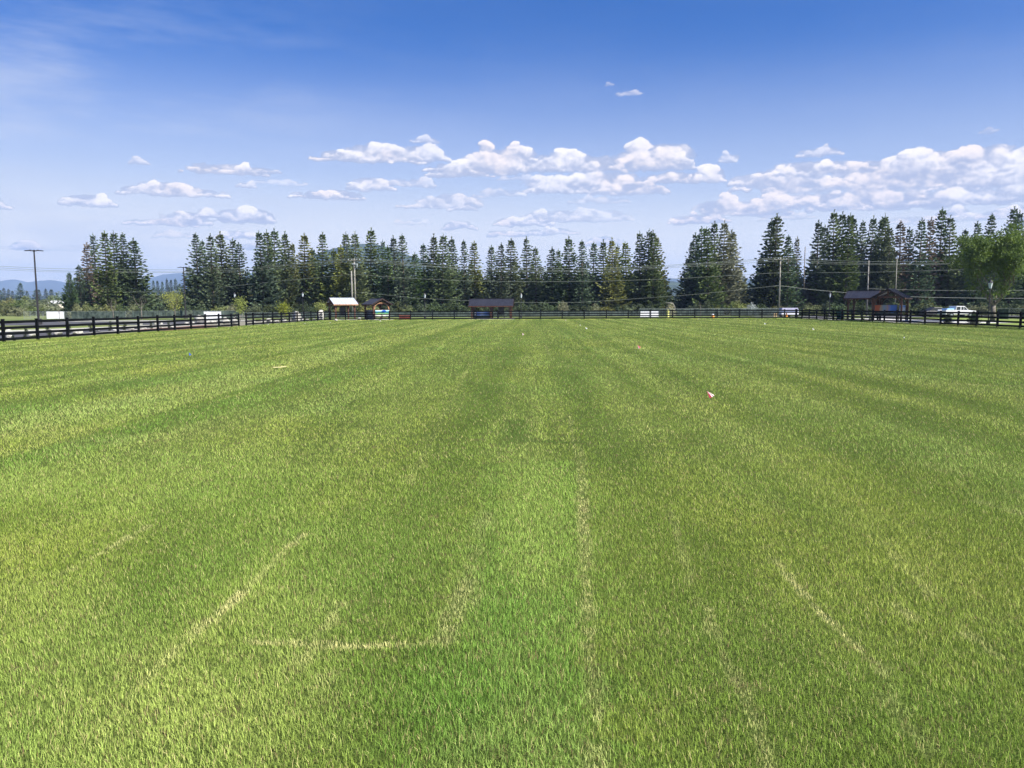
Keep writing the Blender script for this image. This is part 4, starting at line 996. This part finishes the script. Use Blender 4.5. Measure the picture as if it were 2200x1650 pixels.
CLUMPS = [
 ('the far left pine clump', [(191,522,20,'thin','r'),(175,569,18,'thin','b'),(210,502,24,'open','b'),(233,497,26,'open','g'),(249,494.5,27,'full','g'),(271,500,24,'open','b'),(296,511,36,'full','g')]),
 ('the second clump from the left', [(428,501,27,'open','b'),(441,516,22,'open','b'),(459,503.6,26,'open','b'),(481,497,32,'full','g'),(504,512,28,'open','g'),(518,521,25,'open','b')]),
 ('the clump left of the hill', [(567,495.5,28,'full','b'),(581,493,26,'full','g'),(592,490,30,'full','g'),(615,497,28,'full','g'),(628,521,24,'full','y'),(657,501,30,'full','y'),(674,533,24,'full','d')]),
 ('the clump before the hill', [(694,498,26,'full','g'),(720,534,26,'full','y'),(736,526,24,'full','y'),(750,496.6,24,'full','g'),(769,496.6,27,'full','g'),(797,490,32,'full','g'),(824,515.6,20,'open','b'),(835,528,22,'open','g')]),
 ('the clump between the dark-roofed pavilions', [(850,506,27,'full','b'),(868,503,24,'open','b'),(890,541,24,'full','g'),(913,523.6,24,'open','b'),(933,503,27,'full','g'),(951,500.7,28,'full','g')]),
 ('the clump behind the middle pavilion', [(973,508,26,'full','b'),(999,515.6,20,'open','b'),(1021,519,26,'open','y'),(1058,528,24,'open','g'),(1077,523,24,'open','b'),(1097,511.5,28,'full','g')]),
 ('the clump right of the middle pavilion', [(1132,509,24,'open','b'),(1152,531,24,'open','g'),(1186,531.5,24,'open','b'),(1198,536,22,'open','g'),(1223,507.7,28,'full','g'),(1251,515.6,22,'open','b'),(1274,520.5,24,'open','b')]),
 ('the long row\'s right end', [(1296,515,26,'full','g'),(1315,511,26,'full','y'),(1327,526,22,'open','g'),(1346,518,26,'full','y'),(1374,497.7,26,'open','g'),(1391,493,26,'open','b'),(1403,494,24,'full','g'),(1412,506,22,'full','y')]),
 ('the separate clump past the gap', [(1485,519,22,'open','b'),(1492,501,26,'open','b'),(1504.5,487.5,26,'open','b'),(1520,486,28,'full','g'),(1533,477,28,'open','g'),(1552,474,28,'full','p'),(1565,495.5,26,'thin','p'),(1575,499,24,'thin','p')]),
 ('the broad clump behind the pole', [(1650,470,34,'full','b'),(1661,459,34,'full','g'),(1691,504.5,22,'open','b'),(1709,510,18,'open','p')]),
 ('the clump left of the large pavilion', [(1752,475,30,'open','b'),(1766,485,26,'open','b'),(1786,451,30,'full','g'),(1803,455,28,'full','b'),(1815,457.5,26,'full','g')]),
 ('the clump above the large pavilion', [(1830,464,26,'full','b'),(1846,474,24,'open','b'),(1865,464,27,'full','b'),(1887,467,28,'full','g'),(1897,457.5,26,'full','g'),(1907,485,24,'full','g')]),
 ('the clump before the leafy tree', [(1929,475,26,'thin','r'),(1947,489,24,'open','b'),(1970,470,28,'open','b'),(1990,467,24,'thin','r'),(2012.5,447.5,30,'open','g'),(2034,462.5,28,'full','g'),(2066,492.5,26,'open','b')]),
 ('the clump behind the leafy tree', [(2091,476,24,'open','b'),(2118,459,26,'open','b'),(2166,445,26,'open','b'),(2178,454,26,'open','b'),(2201,470,28,'full','g'),(2240,460,30,'full','b'),(2280,470,30,'full','g'),(2325,455,30,'open','b')]),
]
KIND = {'full': 'dense', 'open': 'open-crowned', 'thin': 'sparse'}
COLN = {'g': 'green', 'b': 'blue-green', 'p': 'pale', 'y': 'olive green', 'r': 'browned', 'd': 'dark green'}
random.seed(3)
for cname, members in CLUMPS:
    members = sorted(members)
    for i, (px, yt, hw, k, m) in enumerate(members):
        Y = random.uniform(141, 156)
        lab = '%s %s pine, %s from the left in %s' % (KIND[k], COLN[m], ORD[i], cname)
        pine(px + 0, yt, hw * 1.62, Y, k, m, lab, 'tall pines beyond the field', M_barkgrey if k == 'thin' else M_bark)
pine(152, 584.5, 27, 138, 'spruce', 'd', 'dark bushy spruce standing alone left of the far left pine clump', 'tall pines beyond the field')
pine(548, 585, 17, 150, 'full', 'r', 'low purple-brown tree between the second clump and the third', 'tall pines beyond the field', M_barkgrey)
pine(1733, 598, 22, 146, 'open', 'r', 'low rusty half-dead tree left of the right pine group', 'tall pines beyond the field', M_barkgrey)
# second, lower row filling behind
xs = [(172, 322, 21, 585), (412, 536, 20, 575), (560, 1412, 19, 570), (1478, 1588, 20, 560), (1632, 1705, 24, 560), (1748, 2330, 21, 545)]
for a, b, st, yt in xs:
    px = a
    while px < b:
        pine(px, yt + random.uniform(-14, 22), random.uniform(36, 44), random.uniform(160, 172), 'full', random.choice('ggbdy'), 'shorter pine filling the gaps behind the front row of tall pines', 'shorter pines of the back row')
        px += st * random.uniform(.8, 1.2)
# far tree line
FARP = [(2, 622, 9), (11, 618, 8), (20, 620, 7), (30, 624, 7), (46, 607, 10), (60, 624, 7), (78, 622, 9), (87, 621, 8), (101, 619, 7), (110, 621, 6), (115, 621, 6), (124, 628, 7),
        (333, 601, 7), (342, 602, 7), (351, 604, 7), (362, 598, 8), (369, 600, 7), (380, 598, 8), (389, 608, 7), (1438, 616, 12), (1455, 623, 8), (1464, 628, 8), (1426, 626, 8), (1600, 600, 8), (1612, 597, 9), (1623, 604, 8), (1594, 612, 8), (1718, 606, 9), (1738, 600, 10)]
for i, (px, yt, hw) in enumerate(FARP):
    where = 'beyond the left lamp post' if px < 130 else 'left of the second clump, in the distance' if px < 400 else 'in the gap after the long pine row' if px < 1480 else 'in the gap before the broad pine'  if px < 1640 else 'in the gap right of the broad pine'
    grp = [q for q in FARP if ('a' if q[0] < 130 else 'b' if q[0] < 400 else 'c' if q[0] < 1480 else 'd' if q[0] < 1640 else 'e') == ('a' if px < 130 else 'b' if px < 400 else 'c' if px < 1480 else 'd' if px < 1640 else 'e')]
    n = sorted(grp).index((px, yt, hw))
    pine(px, yt, hw * 1.9, random.uniform(380, 520), 'full', 'd', 'small far conifer, %s from the left %s' % (ORD[n], where), 'distant conifers')

# ------------------------------------------------------------------ leafy things
def leafy(seed, n, rad, zc, shape, leaf=.12, clump=None):
    """leaf clumps spread through an uneven volume"""
    rr = random.Random(seed); V = []; Fc = []
    cl = clump or [(Vector((rr.gauss(0, .42), rr.gauss(0, .42), rr.gauss(0, .36))), rr.uniform(.25, .48)) for _ in range(26)]
    for i in range(n):
        c, r = rr.choice(cl)
        d = Vector((rr.gauss(0, 1), rr.gauss(0, 1), rr.gauss(0, 1))).normalized() * r * rr.random() ** .4
        p = Vector(((c.x + d.x) * rad[0], (c.y + d.y) * rad[1], (c.z + d.z) * rad[2] + zc))
        if p.z < .05: p.z = .05 + rr.random() * .3
        a = Vector((rr.gauss(0, 1), rr.gauss(0, 1), rr.gauss(0, .6))).normalized(); b = a.cross(Vector((rr.gauss(0, 1), rr.gauss(0, 1), rr.gauss(0, 1)))).normalized()
        s = leaf * rr.uniform(.6, 1.3); o = len(V)
        V.extend([p - a * s, p + b * s * .45, p + a * s, p - b * s * .45]); Fc.append((o, o + 1, o + 2, o + 3))
    me = bpy.data.meshes.new(shape); me.from_pydata([tuple(v) for v in V], [], Fc); me.update(); return me

def limb_tree(seed, H, spread, levels=3, r0=.28, fork=1.8, n0=5):
    rr = random.Random(seed); T = MB(); tips = []
    def grow(p, d, L, r, lv):
        pts = [p]; q = Vector(p); dd = Vector(d)
        for k in range(4):
            dd = (dd + Vector((rr.uniform(-.18, .18), rr.uniform(-.18, .18), rr.uniform(-.02, .12)))).normalized(); q = q + dd * (L / 4); pts.append(Vector(q))
        T.tube(pts, [r * (1 - .16 * k) for k in range(5)], 7 if lv > 1 else 4, False)
        if lv == 0: tips.append(q); return
        for k in range(3 if lv > 1 else 3):
            a = rr.uniform(0, 6.28); o = Vector((math.cos(a), math.sin(a), rr.uniform(.1, .8))) * spread
            grow(pts[-1] if k < 2 else pts[2], (dd + o).normalized(), L * rr.uniform(.55, .8), r * .42, lv - 1)
        tips.append(pts[2])
    T.tube([(0, 0, -.1), (0.02, 0, fork * .5), (0, .03, fork)], [r0 * 1.25, r0, r0 * .95], 10)
    for k in range(n0):
        a = 6.28 * k / n0 + rr.uniform(-.4, .4)
        grow(Vector((0, 0, fork - .1)), Vector((math.cos(a) * spread, math.sin(a) * spread, 1)).normalized(), H * .30, r0 * .5, levels)
    return T, tips

# leafy willow at the right edge
Y = 84.0; x, y = XY(2134, Y); Hw = z_of(482, Y, 2134)
root = thing('willow_tree', 'large yellow-green leafy tree with forked trunk at the right edge', 'tree', (x, y, 0))
T_, tips = limb_tree(9, Hw, .78, 3, .25, 1.7, 7)
T_.build('trunk', M_barkgrey, root, smooth=True)
rr = random.Random(4); V = []; Fc = []
zs = [t.z for t in tips]; zmax = max(zs)
for t in tips:
    f = t.z / zmax
    if f < .20: continue
    t2 = Vector((t.x * 1.05, t.y * 1.05, t.z * (Hw - .3) / zmax))
    cc = t2 + Vector((rr.gauss(0, .25), rr.gauss(0, .25), rr.gauss(0, .2))); t3 = rr.uniform(.7, 1.3)
    for k in range(int((55 + 35 * f) * t3)):
        p = cc + Vector((rr.gauss(0, .33 * t3), rr.gauss(0, .33 * t3), rr.gauss(-.1, .30 * t3)))
        a_ = Vector((rr.gauss(0, .7), rr.gauss(0, .7), rr.gauss(0, 1))).normalized(); b2 = a_.cross(Vector((rr.gauss(0, 1), rr.gauss(0, 1), rr.gauss(0, 1)))).normalized()
        s = rr.uniform(.09, .18); o = len(V)
        V.extend([p - a_ * s, p + b2 * s * .4, p + a_ * s, p - b2 * s * .4]); Fc.append((o, o + 1, o + 2, o + 3))
me = bpy.data.meshes.new('crown'); me.from_pydata([tuple(v) for v in V], [], Fc); me.update(); inst('crown', me, root, m=M_leaf)

# saplings
def sapling(px, ytop, Y, w, label, leaf=True, seed=0):
    x, y = XY(px, Y); H = z_of(ytop, Y, px)
    root = thing('sapling', label, 'young tree', (x, y, 0), 0, 'young trees behind the left fence')
    T_, tips = limb_tree(seed + 60, H, .42, 1, .045, H * .35, 5)
    k = (H) / max(t.z for t in tips)
    o = T_.build('trunk', M_barkgrey, root); o.scale = (w * k / 1.4, w * k / 1.4, k)
    if leaf:
        rr = random.Random(seed); V = []; Fc = []
        for t in tips:
            for q in range(46):
                p = Vector((t.x * w * k / 1.4, t.y * w * k / 1.4, t.z * k)) + Vector((rr.gauss(0, .24 * w), rr.gauss(0, .24 * w), rr.gauss(-.05, .3)))
                a_ = Vector((rr.gauss(0, .7), rr.gauss(0, .7), rr.gauss(0, 1))).normalized(); b2 = a_.cross(Vector((rr.gauss(0, 1), rr.gauss(0, 1), rr.gauss(0, 1)))).normalized()
                s = rr.uniform(.06, .12); o = len(V); V.extend([p - a_ * s, p + b2 * s * .5, p + a_ * s, p - b2 * s * .5]); Fc.append((o, o + 1, o + 2, o + 3))
        me = bpy.data.meshes.new('crown'); me.from_pydata([tuple(v) for v in V], [], Fc); me.update(); inst('crown', me, root, m=M_sap)
sapling(242, 640, 112, 1.4, 'bare young tree, left of two before the far left pine clump', False, 1)
sapling(303, 632, 112, 1.7, 'bare young tree, right of two before the far left pine clump', False, 2)
sapling(126, 650, 100, .8, 'bare thin young tree before the dark bushy spruce', False, 8)
sapling(375, 632, 112, 1.6, 'leafy yellow-green young tree between the two left pine clumps', True, 3)
sapling(515, 646, 100, 1.1, 'bright green young tree at the gap in the left fence', True, 4)
sapling(611, 657, 106, 1.2, 'olive young tree left of the tallest pale boulder', True, 5)
sapling(689, 656, 106, 1.2, 'yellow young tree just left of the white-roofed pavilion', True, 6)
sapling(1505, 648, 112, 1.0, 'bare young tree before the pine clump in the right gap', False, 7)

# scrub and bushes
SCR = [leafy(s, 1500, (1, 1, 1), .9, 'foliage', .10) for s in (1, 2, 3)]
def bush(px, ytop, hw, Y, m, label, cat='bush', grp=None, stem=True, ybase=None):
    x, y = XY(px, Y); H = max(z_of(ytop, Y, px), .4); r = hw * Y / F_PX
    root = thing('bush', label, cat, (x, y, 0), random.uniform(0, 6), grp, (r / .95, r / .95, H / 1.75))
    inst('foliage', random.choice(SCR), root, m=m)
    b = MB(); b.tube([(0, 0, -.05), (.03, .02, .8)], [.05, .03], 5); b.build('stem', M_bark, root)
    return root
SC = [(-30, 640, 26, 300), (5, 646, 22, 260), (22, 641, 20, 300), (40, 646, 22, 250), (52, 638, 20, 330), (66, 644, 20, 270), (84, 648, 20, 240), (98, 640, 20, 320), (112, 644, 22, 260), (122, 634, 22, 330),
      (14, 656, 20, 190), (38, 660, 18, 180), (62, 658, 20, 185), (92, 657, 22, 190), (118, 655, 20, 185)]
for i, q in enumerate(sorted(SC)):
    bush(q[0], q[1], q[2], q[3], M_scrub, 'olive scrub bush, %s from the left among the scrub behind the left lamp post' % ORD[i], 'bush', 'scrub bushes on the left')
SC2 = [(318, 636, 20, 240), (336, 628, 22, 280), (352, 632, 22, 250), (372, 628, 22, 280), (392, 630, 22, 250), (408, 640, 18, 220)]
for i, q in enumerate(SC2):
    bush(*q[:4], M_scrub if i % 2 else M_shrub, 'dull green bush, %s from the left between the two left pine clumps' % ORD[i], 'bush', 'bushes between the left pine clumps')
SC3 = [(1420, 655, 16, 150, M_scrub, 'rounded green bush at the right end of the long pine row'), (1440, 654, 9, 138, mat('tan_leaves', (.36, .34, .20), .8, .2, 2, transl=.2), 'tan dry bush under the bent pipe'),
       (1455, 636, 18, 220, M_shrub, 'dark bush low in the gap after the long pine row'), (1606, 640, 20, 210, M_shrub, 'dark bush low in the gap before the broad pine'),
       (1614, 654, 10, 130, mat('grey_leaves', (.34, .38, .36), .8, .2, 2), 'pale grey-green bush before the broad pine'), (1590, 652, 16, 138, M_scrub, 'olive bush at the foot of the right gap clump'),
       (1745, 655, 22, 132, M_scrub, 'olive bush left of the large right pavilion'), (1800, 652, 20, 130, M_shrub, 'dark bush behind the low pavilion wing'), (1990, 655, 24, 128, M_shrub, 'dark bush right of the large pavilion'),
       (2110, 655, 22, 120, M_scrub, 'green bush between white pickup and leafy tree trunk'), (2175, 655, 30, 120, M_shrub, 'dark bush right of the leafy tree trunk'), (2230, 650, 36, 120, M_scrub, 'green bush past the right fence end')]
for q in SC3: bush(*q)
# low hedge-like bushes at the feet of the pines
random.seed(9)
px = 165; i = 0
while px < 2220:
    if not (325 < px < 405 or 1418 < px < 1470 or 1596 < px < 1630):
        bush(px, random.uniform(648, 658), random.uniform(11, 18), random.uniform(136, 141), random.choice([M_shrub, M_shrub, M_scrub]), 'low bushy undergrowth at the feet of the tall pines', 'bush', 'low bushes under the pines')
    px += random.uniform(19, 30)

# columnar shrubs by the fences
COL = [leafy(s, 700, (.5, .5, 1.0), 1.0, 'foliage', .07, [(Vector((random.uniform(-.25, .25), random.uniform(-.25, .25), z)), .5 - .14 * abs(z)) for z in (-.8, -.5, -.2, .1, .4, .7)]) for s in (5, 6)]
def columnar(px, ybase, ytop, hw, label, grp, Y=None):
    if Y is None: x, y = G(px, ybase)
    else: x, y = XY(px, Y)
    H = z_of(ytop, y, px)
    root = thing('columnar_shrub', label, 'shrub', (x, y, 0), random.uniform(0, 6), grp, (hw * y / F_PX / .38, hw * y / F_PX / .38, H / 2.0))
    inst('foliage', random.choice(COL), root, m=M_shrub)
    b = MB(); b.tube([(0, 0, -.03), (0, 0, 1.2)], .03, 5); b.build('stem', M_bark, root)
LS = [(8, 735, 704, 6), (30, 733, 720, 5), (55, 728, 703, 6), (105, 722, 699, 7), (149, 717, 695, 7), (195, 713, 694, 6), (237, 711, 690, 6), (268, 710, 691, 6), (325, 706, 689, 5), (363, 705, 689, 5)]
for i, q in enumerate(LS): columnar(*q, 'small upright evergreen, %s from the left behind the left fence' % ORD[i], 'upright evergreens behind the left fence')
RS = [(1777, 668, 5, 96), (1792, 664, 5, 94), (1800, 668, 4, 95), (1853, 664, 6, 84.5), (1870, 668, 4, 85)]
for i, (px, yt, hw, Y) in enumerate(RS): columnar(px, 0, yt, hw, 'dark upright evergreen, %s from the left by the large pavilion' % ORD[i], 'upright evergreens by the large pavilion', Y)
for px, yb, yt, hw, lab in ((2035, 697, 671, 13, 'low dark young pine behind the right fence, below the white pickup'), (2090, 698, 668, 17, 'wider dark young pine behind the right fence, nearer the leafy tree')):
    x, y = G(px, yb); H = z_of(yt, y, px); pr = PROTO['spruce'][0]
    root = thing('young_pine', lab, 'young pine', (x, y, 0), 1, 'young pines behind the right fence', (hw * y / F_PX / 3.9, hw * y / F_PX / 3.9, H / 15.2))
    inst('crown', pr[0], root, m=M_ndl_dark); inst('trunk', pr[1], root, m=M_bark)

# ------------------------------------------------------------------ boulders
def boulder_mesh(seed):
    import bmesh
    bm = bmesh.new(); bmesh.ops.create_icosphere(bm, subdivisions=2, radius=1.0); r = random.Random(seed)
    pl = [(Vector((r.gauss(0, 1), r.gauss(0, 1), r.gauss(0, .8))).normalized(), r.uniform(.55, .85)) for _ in range(9)]
    for v in bm.verts:
        for n, d in pl:
            q = v.co.dot(n)
            if q > d: v.co -= n * (q - d) * .9
        v.co *= r.uniform(.97, 1.03)
    me = bpy.data.meshes.new('boulder'); bm.to_mesh(me); bm.free(); me.materials.append(M_rock); return me
BM = [boulder_mesh(s) for s in (1, 2, 3, 4)]
def boulder(px, ybase, hw, h, label, m=M_rock, grp='pale boulders'):
    x, y = G(px, ybase); s = y / F_PX
    o = inst('boulder', random.choice(BM), None, (x, y, h * s * .42), m, rot=(random.uniform(-.15, .15), random.uniform(-.15, .15), random.uniform(0, 6)), scale=(hw * s, hw * s * .8, h * s * .62))
    tag(o, label, 'boulder', grp)
random.seed(21)
LB = [(19, 727, 8, 9), (72, 724, 13, 9), (123, 720, 12, 8.5), (168, 718, 11, 9), (208, 713, 9, 6), (250, 711, 10, 8), (281, 709, 9, 6), (303, 707, 12, 6), (343, 705, 10, 6), (368, 704, 8, 6)]
for i, q in enumerate(LB): boulder(*q, 'pale boulder, %s from the left along the near side of the asphalt' % ORD[i])
L2 = [(18, 711, 6, 5), (107, 709, 4, 3), (303, 699, 4, 5), (333, 698, 6, 7), (347, 698, 3, 5)]
for i, q in enumerate(L2): boulder(*q, 'small pale rock, %s from the left along the far side of the asphalt' % ORD[i])
L3 = [(402, 699, 6, 7), (428, 694, 12, 17), (415, 697, 5, 6), (447, 696, 9, 8), (459, 696, 9, 7), (486, 697, 10, 16), (503, 696, 7, 14), (545, 694, 7, 6), (566, 693, 8, 7), (578, 692, 8, 8), (594, 692, 8, 6)]
for i, q in enumerate(L3): boulder(*q, 'pale boulder, %s from the left around the gap in the left fence' % ORD[i])
L4 = [(609, 692, 9, 8), (625, 691, 6, 8), (637, 691, 12, 23), (650, 690, 6, 7), (660, 690, 5, 5), (675, 690, 5, 6), (690, 689.5, 9, 24), (722, 689, 6, 4), (772, 688, 5, 6)]
for i, q in enumerate(L4): boulder(*q, ('very large' if q[3] > 20 else 'modest') + ' pale boulder, %s from the left behind the fence left of the pavilions' % ORD[i])
L5 = [(466, 704.5, 2.0, 2.2), (576, 698, 1.8, 1.6), (655, 695.5, 1.4, 1.3), (709, 693.5, 1.5, 1.4), (817, 690.2, 3.0, 1.6), (1406, 683.5, 1.4, 1.4), (1500.8, 686.2, 1.2, 1.4)]
for i, q in enumerate(L5): boulder(*q, 'tiny white stone in the grass at the fence foot, %s from the left' % ORD[i], M_conc, 'white stones at the fence foot')
for px, py, lab in ((108, 728.6, 'small black lump in the grass just inside the left fence'), (757.6, 810.5, 'small dark clod on the lawn left of the middle')):
    boulder(px, py, 2.2, 2.6, lab, M_dark, None) if False else None
for px, py, hw, lab in ((108, 729, 2.2, 'small black lump in the grass just inside the left fence'), (757.6, 811, 1.6, 'small dark clod lying on the lawn left of the middle')):
    x, y = G(px, py); s = y / F_PX; o = inst('clod', BM[0], None, (x, y, hw * s * .7), mat('dark_soil', (.02, .018, .015), .9, .2, 5), scale=(hw * s, hw * s, hw * s)); tag(o, lab, 'clod')

# ------------------------------------------------------------------ marker flags and a stick on the lawn
def flag(px, ybase, hpx, label, mats, lean):
    x, y = G(px, ybase); s = y / F_PX; H = hpx * s
    root = thing('marker_flag', label, 'marker flag', (x, y, 0), 0, 'small marker flags in the lawn')
    tip = Vector((lean[0] * H, lean[1] * H, H))
    b = MB(); b.tube([(0, 0, -.02), tuple(tip * .5), tuple(tip)], .0022, 5); b.build('wire_stake', M_galv, root)
    w = H * .52
    for j, m in enumerate(mats):            # folded cloth: each fold a narrow fan hanging from the tip
        b = MB(); N = 5; vs = []
        for k in range(N + 1):
            t = k / N; off = w * (j + t) / len(mats)
            topv = tip + Vector((off * .12, -.004 * math.sin(k * 2.2), -.01 - off * .10)); bot = Vector((tip.x * .1 + off * 1.05, -.03 * H * math.sin(k * 1.9 + j), H * (.10 + .30 * (off / w) ** 1.5)))
            vs += [topv, bot]
        vs2 = [v + Vector((0, .0015, 0)) for v in vs]; n = len(vs)
        b.add(vs + vs2, [(2 * k, 2 * k + 2, 2 * k + 3, 2 * k + 1) for k in range(N)] + [(n + 2 * k, n + 2 * k + 1, n + 2 * k + 3, n + 2 * k + 2) for k in range(N)])
        b.build('cloth', m, root)
flag(1525, 857, 19, 'pink and white marker flag nearest on the lawn, leaning left', [M_pink, M_pinkwhite], (-.38, 0))
flag(1371.5, 750, 9.5, 'white and pink marker flag right of the middle, second nearest', [M_pinkwhite, M_pink], (-.2, 0))
flag(1123, 721, 6, 'pale pink marker flag near the middle of the lawn', [M_pinkwhite], (-.2, 0))
flag(1259.5, 707.5, 5, 'small white marker flag beyond the second nearest flag', [M_white], (-.4, 0))
flag(1747, 709.5, 5.0, 'small white marker flag toward the right fence', [M_white], (-.4, 0))
flag(1643, 697.5, 4.2, 'tiny white marker flag before the grey-lidded bin', [M_white], (-.3, 0))
flag(1942, 727, 4.2, 'tiny white marker flag on the right before the large pavilion', [M_white], (-.2, 0))
flag(1246, 700, 3.2, 'tiny pale marker flag far down the middle of the lawn', [M_white], (0, 0))
flag(407, 765, 8, 'blue marker flag on the left of the lawn', [M_blue], (-.1, 0))
flag(1215, 689, 3.0, 'tiny pink marker flag close to the far fence middle', [M_pinkwhite], (0, 0))
a, b2 = G(586.5, 793.5), G(615, 792.0)
b = MB(); b.bar((a[0], a[1], .065), ((a[0] + b2[0]) / 2, (a[1] + b2[1]) / 2, .055), .02, .02); b.bar(((a[0] + b2[0]) / 2, (a[1] + b2[1]) / 2, .055), (b2[0], b2[1], .075), .028, .022)
tag(b.build('wooden_stake', M_straw), 'pale wooden stake lying flat on the lawn left of middle', 'stake')

# ------------------------------------------------------------------ white pickup and houses
def pickup(loc, rz):
    root = thing('pickup_truck', 'white pickup truck parked behind the right fence', 'pickup truck', (*loc, 0), rz)
    b = MB(); b.prism([(-2.3, .45), (2.25, .45), (2.35, .62), (2.32, .92), (1.3, 1.02), (-2.3, 1.02)], -.85, .85); b.build('body', M_car, root, bevel=.05)
    b = MB(); b.prism([(-.75, 1.02), (1.25, 1.02), (.62, 1.58), (-.62, 1.60)], -.74, .74); b.build('cab', M_car, root, bevel=.05)
    for s in (-1, 1):
        for pl in ([(-.62, 1.07), (-.05, 1.07), (-.05, 1.50), (-.54, 1.50)], [(.10, 1.07), (.42, 1.07), (.42, 1.50), (.10, 1.50)], [(.52, 1.07), (1.05, 1.07), (.60, 1.50), (.52, 1.50)]):
            b = MB(); b.prism(pl, s * .742, s * .755); b.build('window', M_pane, root)
    b = MB(); b.add([(1.20, -.66, 1.07), (1.20, .66, 1.07), (.69, .6, 1.54), (.69, -.6, 1.54)], [(0, 1, 2, 3)]); o = b.build('windscreen', M_pane, root); o.location = (.012, 0, .012)
    for s in (-1, 1):
        b = MB(); b.box((-1.5, s * .83, 1.06), (1.5, .06, .08)); b.build('bed_rail', M_car, root)
        b = MB(); b.box((2.33, s * .62, .80), (.06, .3, .16)); b.build('headlight', M_glass, root)
        for x in (-1.45, 1.45):
            b = MB(); b.tube([(x, s * .68, .36), (x, s * .90, .36)], .36, 18); w = b.build('wheel', M_tyre, root); b = MB(); b.tube([(x, s * .895, .36), (x, s * .915, .36)], .2, 14); b.build('rim', M_galv, w)
    b = MB(); b.box((-1.35, 0, 1.12), (1.0, 1.1, .35)); b.build('tarpaulin', mat('blue_tarp', (.25, .45, .8), .6, .3, 3), root)
    b = MB(); b.box((2.34, 0, .55), (.08, 1.6, .18)); b.build('bumper', M_dark, root)
pickup(XY(2056, 106), R(8))
def sedan(loc, rz, label, m):
    root = thing('parked_car', label, 'car', (*loc, 0), rz)
    b = MB(); b.prism([(-2.1, .35), (2.1, .35), (2.15, .62), (1.2, .86), (-1.5, .92), (-2.15, .85)], -.82, .82); b.build('body', m, root, bevel=.06)
    b = MB(); b.prism([(-1.5, .90), (1.1, .86), (.45, 1.38), (-.75, 1.40)], -.68, .68); b.build('cabin', m, root, bevel=.05)
    for s in (-1, 1):
        b = MB(); b.prism([(-1.15, .95), (.85, .93), (.38, 1.30), (-.68, 1.32)], s * .685, s * .70); b.build('window', M_pane, root)
        for x in (-1.35, 1.35):
            b = MB(); b.tube([(x, s * .66, .32), (x, s * .86, .32)], .32, 16); b.build('wheel', M_tyre, root)
sedan(XY(2012, 112), R(4), 'dark car parked left of the white pickup', M_dark)

def house(label, px0, px1, ywall, yroof, Y, wm, depth=7.0, roof=M_shingle):
    x0, x1 = XY(px0, Y)[0], XY(px1, Y)[0]; w = x1 - x0; hw_ = z_of(ywall, Y, px0); hr = z_of(yroof, Y, px0)
    root = thing('house', label, 'house', ((x0 + x1) / 2, Y, 0), 0, 'buildings beyond the pines')
    b = MB(); b.box((0, depth / 2, hw_ / 2), (w, depth, hw_)); b.build('wall', wm, root)
    b = MB(); h = max(hr - hw_, .6)
    b.add([(-w / 2 - .3, -.3, hw_), (w / 2 + .3, -.3, hw_), (w / 2 + .3, depth + .3, hw_), (-w / 2 - .3, depth + .3, hw_), (-w / 2 - .3, depth / 2, hw_ + h), (w / 2 + .3, depth / 2, hw_ + h)], [(0, 1, 5, 4), (2, 3, 4, 5), (0, 4, 3), (1, 2, 5), (0, 3, 2, 1)])
    o = b.build('roof', roof, root); o.location = (0, 0, .01)
    n = max(1, int(w / 2.6))
    for k in range(n):
        x = -w / 2 + w * (k + .5) / n
        if k == n // 2 and n > 1:
            b = MB(); b.box((x, -.02, 1.02), (.95, .06, 2.04)); b.build('door', M_dark, root)
        else:
            b = MB(); b.box((x, -.02, min(1.5, hw_ * .62)), (1.1, .06, .9)); f = b.build('window', M_white, root); b = MB(); b.box((x, -.06, min(1.5, hw_ * .62)), (.95, .03, .76)); b.build('pane', M_pane, f)
    return root
house('cream house beyond the pines left of the large pavilion', 1706, 1762, 643, 636, 196, M_wall_tan)
house('white house with many windows behind the low pavilion wing', 1776, 1868, 646, 636, 200, M_wall_white)
house('white building glimpsed low through the second pine clump', 434, 498, 649, 640, 200, M_wall_white)
house('small white-roofed building low between the second and third clumps', 549, 574, 661, 655, 185, M_wall_tan, 6, M_white)
house('pale house among the scrub behind the left lamp post', 100, 114, 652, 646, 280, M_wall_tan, 8, M_white)
house('long white building seen under the row right of the middle pavilion', 1106, 1270, 652, 646, 198, M_wall_white)
house('white building beside the right end of the long pine row', 1338, 1375, 658, 652, 196, M_wall_white)
house('pale building right of the large pavilion, behind the dark bush', 1946, 1972, 660, 652, 150, M_wall_tan)

# ------------------------------------------------------------------ haze
HAZE = True
if HAZE:
    b = MB(); b.box((0, 0, 224), (17500, 17500, 452))
    m = bpy.data.materials.new('haze'); m.use_nodes = True; T = NT(m.node_tree); T.N.remove(T.N['Principled BSDF'])
    v = T.n('ShaderNodeVolumePrincipled'); v.inputs['Color'].default_value = (.37, .53, .85, 1); v.inputs['Density'].default_value = 1.5e-4; v.inputs['Anisotropy'].default_value = 0.0
    T.L.new(v.outputs[0], T.N['Material Output'].inputs['Volume'])
    tag(b.build('haze', m), 'thin blue air between the field and the hills', None, None, 'stuff')
